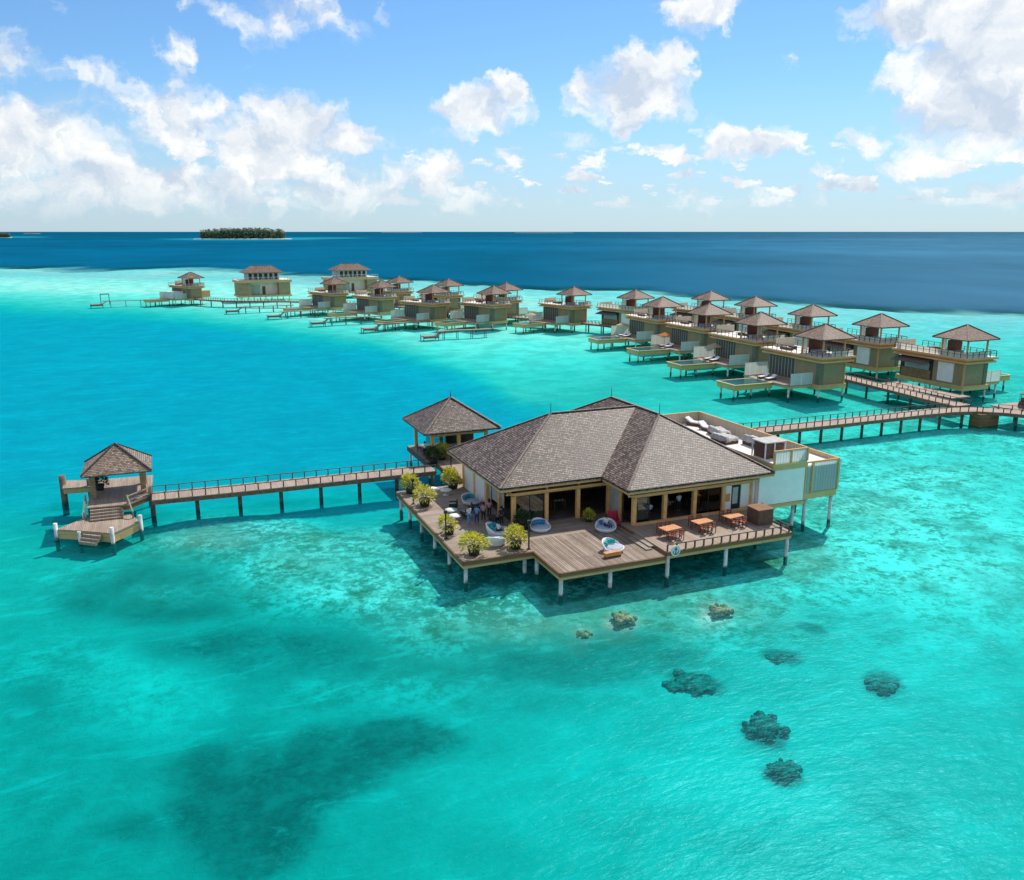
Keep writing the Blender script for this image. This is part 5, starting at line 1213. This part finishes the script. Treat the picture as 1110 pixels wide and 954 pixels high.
person(4.6, 7.9, ZD, R(170), 'standing person in pink top and black trousers, rightmost of the group', 'cloth_pink', 'cloth_black', arm=.3)
person(4.5, 4.2, ZD + .0, R(100), 'seated person in white shirt on the shaded daybed by the left eave', 'cloth_white', 'cloth_black', sit=True)
person(5.6, 6.3, ZD, R(180), 'person in black standing by the left side curtain', 'cloth_black', 'cloth_black', arm=.2)
person(5.4, 8.6, ZD, R(150), 'person in pink and black near the shaded side wall', 'cloth_pink', 'cloth_black', arm=.5, long_hair=True)
person(17.4, 3.1, ZR + .02, R(180), 'seated person in purple at the first indoor table', 'cloth_purple', 'cloth_black', sit=True)
person(18.0, 3.0, ZR + .02, R(160), 'seated person in white at the first indoor table', 'cloth_white', 'cloth_black', sit=True)
person(19.6, 2.9, ZR + .02, R(30), 'person in bright blue top in the second bay of the right wing', 'cloth_blue', 'cloth_purple', arm=.5)
person(21.0, 3.1, ZR + .02, R(180), 'person in grey-white shirt in the second bay of the right wing', 'cloth_white', 'cloth_black', arm=.4)
person(23.4, 3.0, ZR + .02, R(190), 'person in purple behind the glass of the third bay', 'cloth_purple', 'cloth_pink', arm=.2, long_hair=True)
person(13.2, 1.9, ZD + .1, R(20), 'seated person in white on the round daybed before the inner corner', 'cloth_white', 'cloth_navy', sit=True)
person(6.2, 30.5, ZD, R(90), 'person in white standing under the left eave of the bar pavilion', 'cloth_white', 'cloth_black', arm=.3)

# ------------------------------------------------------------------ boardwalk extras
def bicycle(x, y, z, rz, label):
    r = empty('bicycle', (x, y, z), rz, label, 'bicycle', 'bicycles parked by the villa boardwalk')
    for cx in (-.52, .52):
        w = MB(); n = 20
        for i in range(n):
            a, b2 = 2 * math.pi * i / n, 2 * math.pi * (i + 1) / n
            w.bar((cx + .33 * math.cos(a), 0, .34 + .33 * math.sin(a)), (cx + .33 * math.cos(b2), 0, .34 + .33 * math.sin(b2)), .04, .03, (0, 1, 0))
        for i in range(6): a = math.pi * i / 6; w.bar((cx + .32 * math.cos(a), 0, .34 + .32 * math.sin(a)), (cx - .32 * math.cos(a), 0, .34 - .32 * math.sin(a)), .006, .006, (0, 1, 0))
        w.build('wheel', 'black_metal', r)
    f = MB()
    for a, b2 in (((-.52, .34), (-.1, .34)), ((-.1, .34), (-.22, .8)), ((-.52, .34), (-.2, .72)), ((-.2, .72), (.34, .76)), ((-.1, .34), (.36, .68)), ((.52, .34), (.33, .95))): f.tube((a[0], 0, a[1]), (b2[0], 0, b2[1]), .02, n=6)
    f.build('frame', 'red_cloth', r); MB().box(-.34, -.1, -.07, .07, .8, .86).build('saddle', 'black_metal', r); MB().tube((.31, -.28, .97), (.31, .28, .97), .016, n=6).build('handlebar', 'black_metal', r)
sl = empty('bicycle_landing', (86.9 + 1.3, 33, 0), 0, 'small side deck off the villa boardwalk where bicycles stand', 'deck')
MB().box(0, 3.8, 0, 14, 1.82, 1.98).build('deck_boards', 'pink_wood', sl)
for y in (1, 7, 13): piling(sl, 3.4, y, 1.85, 'dark_pile')
for i, (x, y) in enumerate([(89.3, 46.2), (89.8, 44.4), (90.4, 42.3), (90.8, 40.2), (90.6, 38.2)]):
    bicycle(x, y, 1.99, R(20 + 12 * i), ['farthest', 'second farthest', 'middle', 'second nearest', 'nearest'][i] + ' of the bicycles parked by the villa boardwalk')
def buggy(x, y, z, rz, label):
    r = empty('service_cart', (x, y, z), rz, label, 'cart')
    MB().box(-1.1, 1.1, -.55, .55, .25, .75).build('body', 'dark_box', r, bevel=.05); MB().box(-.75, .9, -.58, .58, 1.75, 1.83).build('roof', 'awning', r, bevel=.02)
    MB().box(-.2, .25, -.48, .48, .75, 1.2).build('seat', 'red_wood', r, bevel=.03)
    for a in (-.7, .82):
        for b2 in (-.52, .52): MB().box(a - .025, a + .025, b2 - .025, b2 + .025, .7, 1.76).build('roof_post', 'black_metal', r)
    for a in (-.75, .75):
        for b2 in (-.6, .5): MB().tube((a, b2, .24), (a, b2 + .12, .24), .24, n=16).build('wheel', 'black_metal', r)
buggy(92.3, 24.6, 2.0, R(30), 'dark brown service cart on the deck beside the boardwalk junction')
cd2 = empty('cart_deck', (88.3, 23.0, 0), 0, 'small deck carrying the service cart beside the junction', 'deck')
MB().box(.6, 6, 0, 4.2, 1.82, 1.98).build('deck_boards', 'pink_wood', cd2)
for x, y in ((5.6, .3), (5.6, 3.9), (2, 3.9)): piling(cd2, x, y, 1.85, 'dark_pile')

# ------------------------------------------------------------------ coral heads under the water
def coral_head(u, v, w, h_, top, label, mat, seed):
    x, y = at(u, v, -.4 if mat == 'coral_tan' else -.92); w *= .74 if mat == 'coral_dark' else .9; h_ *= .6 if mat == 'coral_dark' else 1; r = random.Random(seed)
    bm = bmesh.new(); bmesh.ops.create_icosphere(bm, subdivisions=4, radius=1)
    for p in bm.verts:
        d_ = p.co.normalized(); k = 1 + .10 * math.sin(3 * d_.x * 2 + seed) * math.cos(4 * d_.y + seed) + .12 * math.sin(9 * d_.x + 7 * d_.z + seed) * math.sin(8 * d_.y) + r.uniform(-.04, .04)
        p.co = Vector((d_.x * w * k, d_.y * w * k * .85, d_.z * h_ * k * .4)) * .72
    parts_ = [v_.co.copy() for v_ in bm.verts]
    for q in range(16):     # broken up by smaller knobs and rubble
        an_, ds_ = r.uniform(0, 6.28), r.uniform(.45, 1.12); kk = r.uniform(.16, .4) * (1.35 - .6 * ds_)
        ret = bmesh.ops.create_icosphere(bm, subdivisions=3, radius=1)
        for v_ in ret['verts']:
            d_ = v_.co.normalized(); k = 1 + .2 * math.sin(7 * d_.x + q) * math.sin(6 * d_.y + seed)
            v_.co = Vector((math.cos(an_) * ds_ * w + d_.x * w * kk * k, math.sin(an_) * ds_ * w * .85 + d_.y * w * kk * k, d_.z * h_ * .4 * k))
    me = bpy.data.meshes.new('coral_head'); bm.to_mesh(me); bm.free()
    me.materials.append(M[mat]); o = bpy.data.objects.new('coral_head', me); COL.objects.link(o); o.location = (x, y, min(top, -.38) if mat == 'coral_tan' else -.98)
    for p in me.polygons: p.use_smooth = True
    tag(o, label, 'coral', 'coral heads under the water')
plain('coral_tan', (.40, .30, .15), .95, .6, 3, spec=.02); plain('coral_dark', (.06, .20, .16), .95, .7, 2.2, spec=.02)
coral_head(782, 662, .95, .6, -.25, 'yellowish coral head just below the surface in front of the dining deck', 'coral_tan', 1)
coral_head(676, 670, 1.0, .5, -.4, 'tan coral head below the corner of the plank platform', 'coral_tan', 2)
coral_head(633, 683, .6, .35, -.7, 'small pale coral head left of the other tan ones', 'coral_tan', 3)
coral_head(830, 785, 1.5, .9, -1.8, 'large dark round coral patch in the clear foreground', 'coral_dark', 4)
coral_head(956, 743, 1.3, .8, -1.7, 'dark round coral patch farthest to the right', 'coral_dark', 5)
coral_head(851, 833, 1.1, .6, -2.3, 'faint dark coral patch nearest the camera', 'coral_dark', 6)
coral_head(748, 738, 1.9, .5, -1.8, 'long low dark coral patch between platform and round patches', 'coral_dark', 7)
coral_head(845, 712, 1.0, .4, -1.5, 'small blurred coral patch behind the large round one', 'coral_dark', 8)
0 and coral_head(418, 770, 1.0, .6, -2.2, 'dark coral lump at the top edge of the seagrass patch', 'coral_dark', 9)
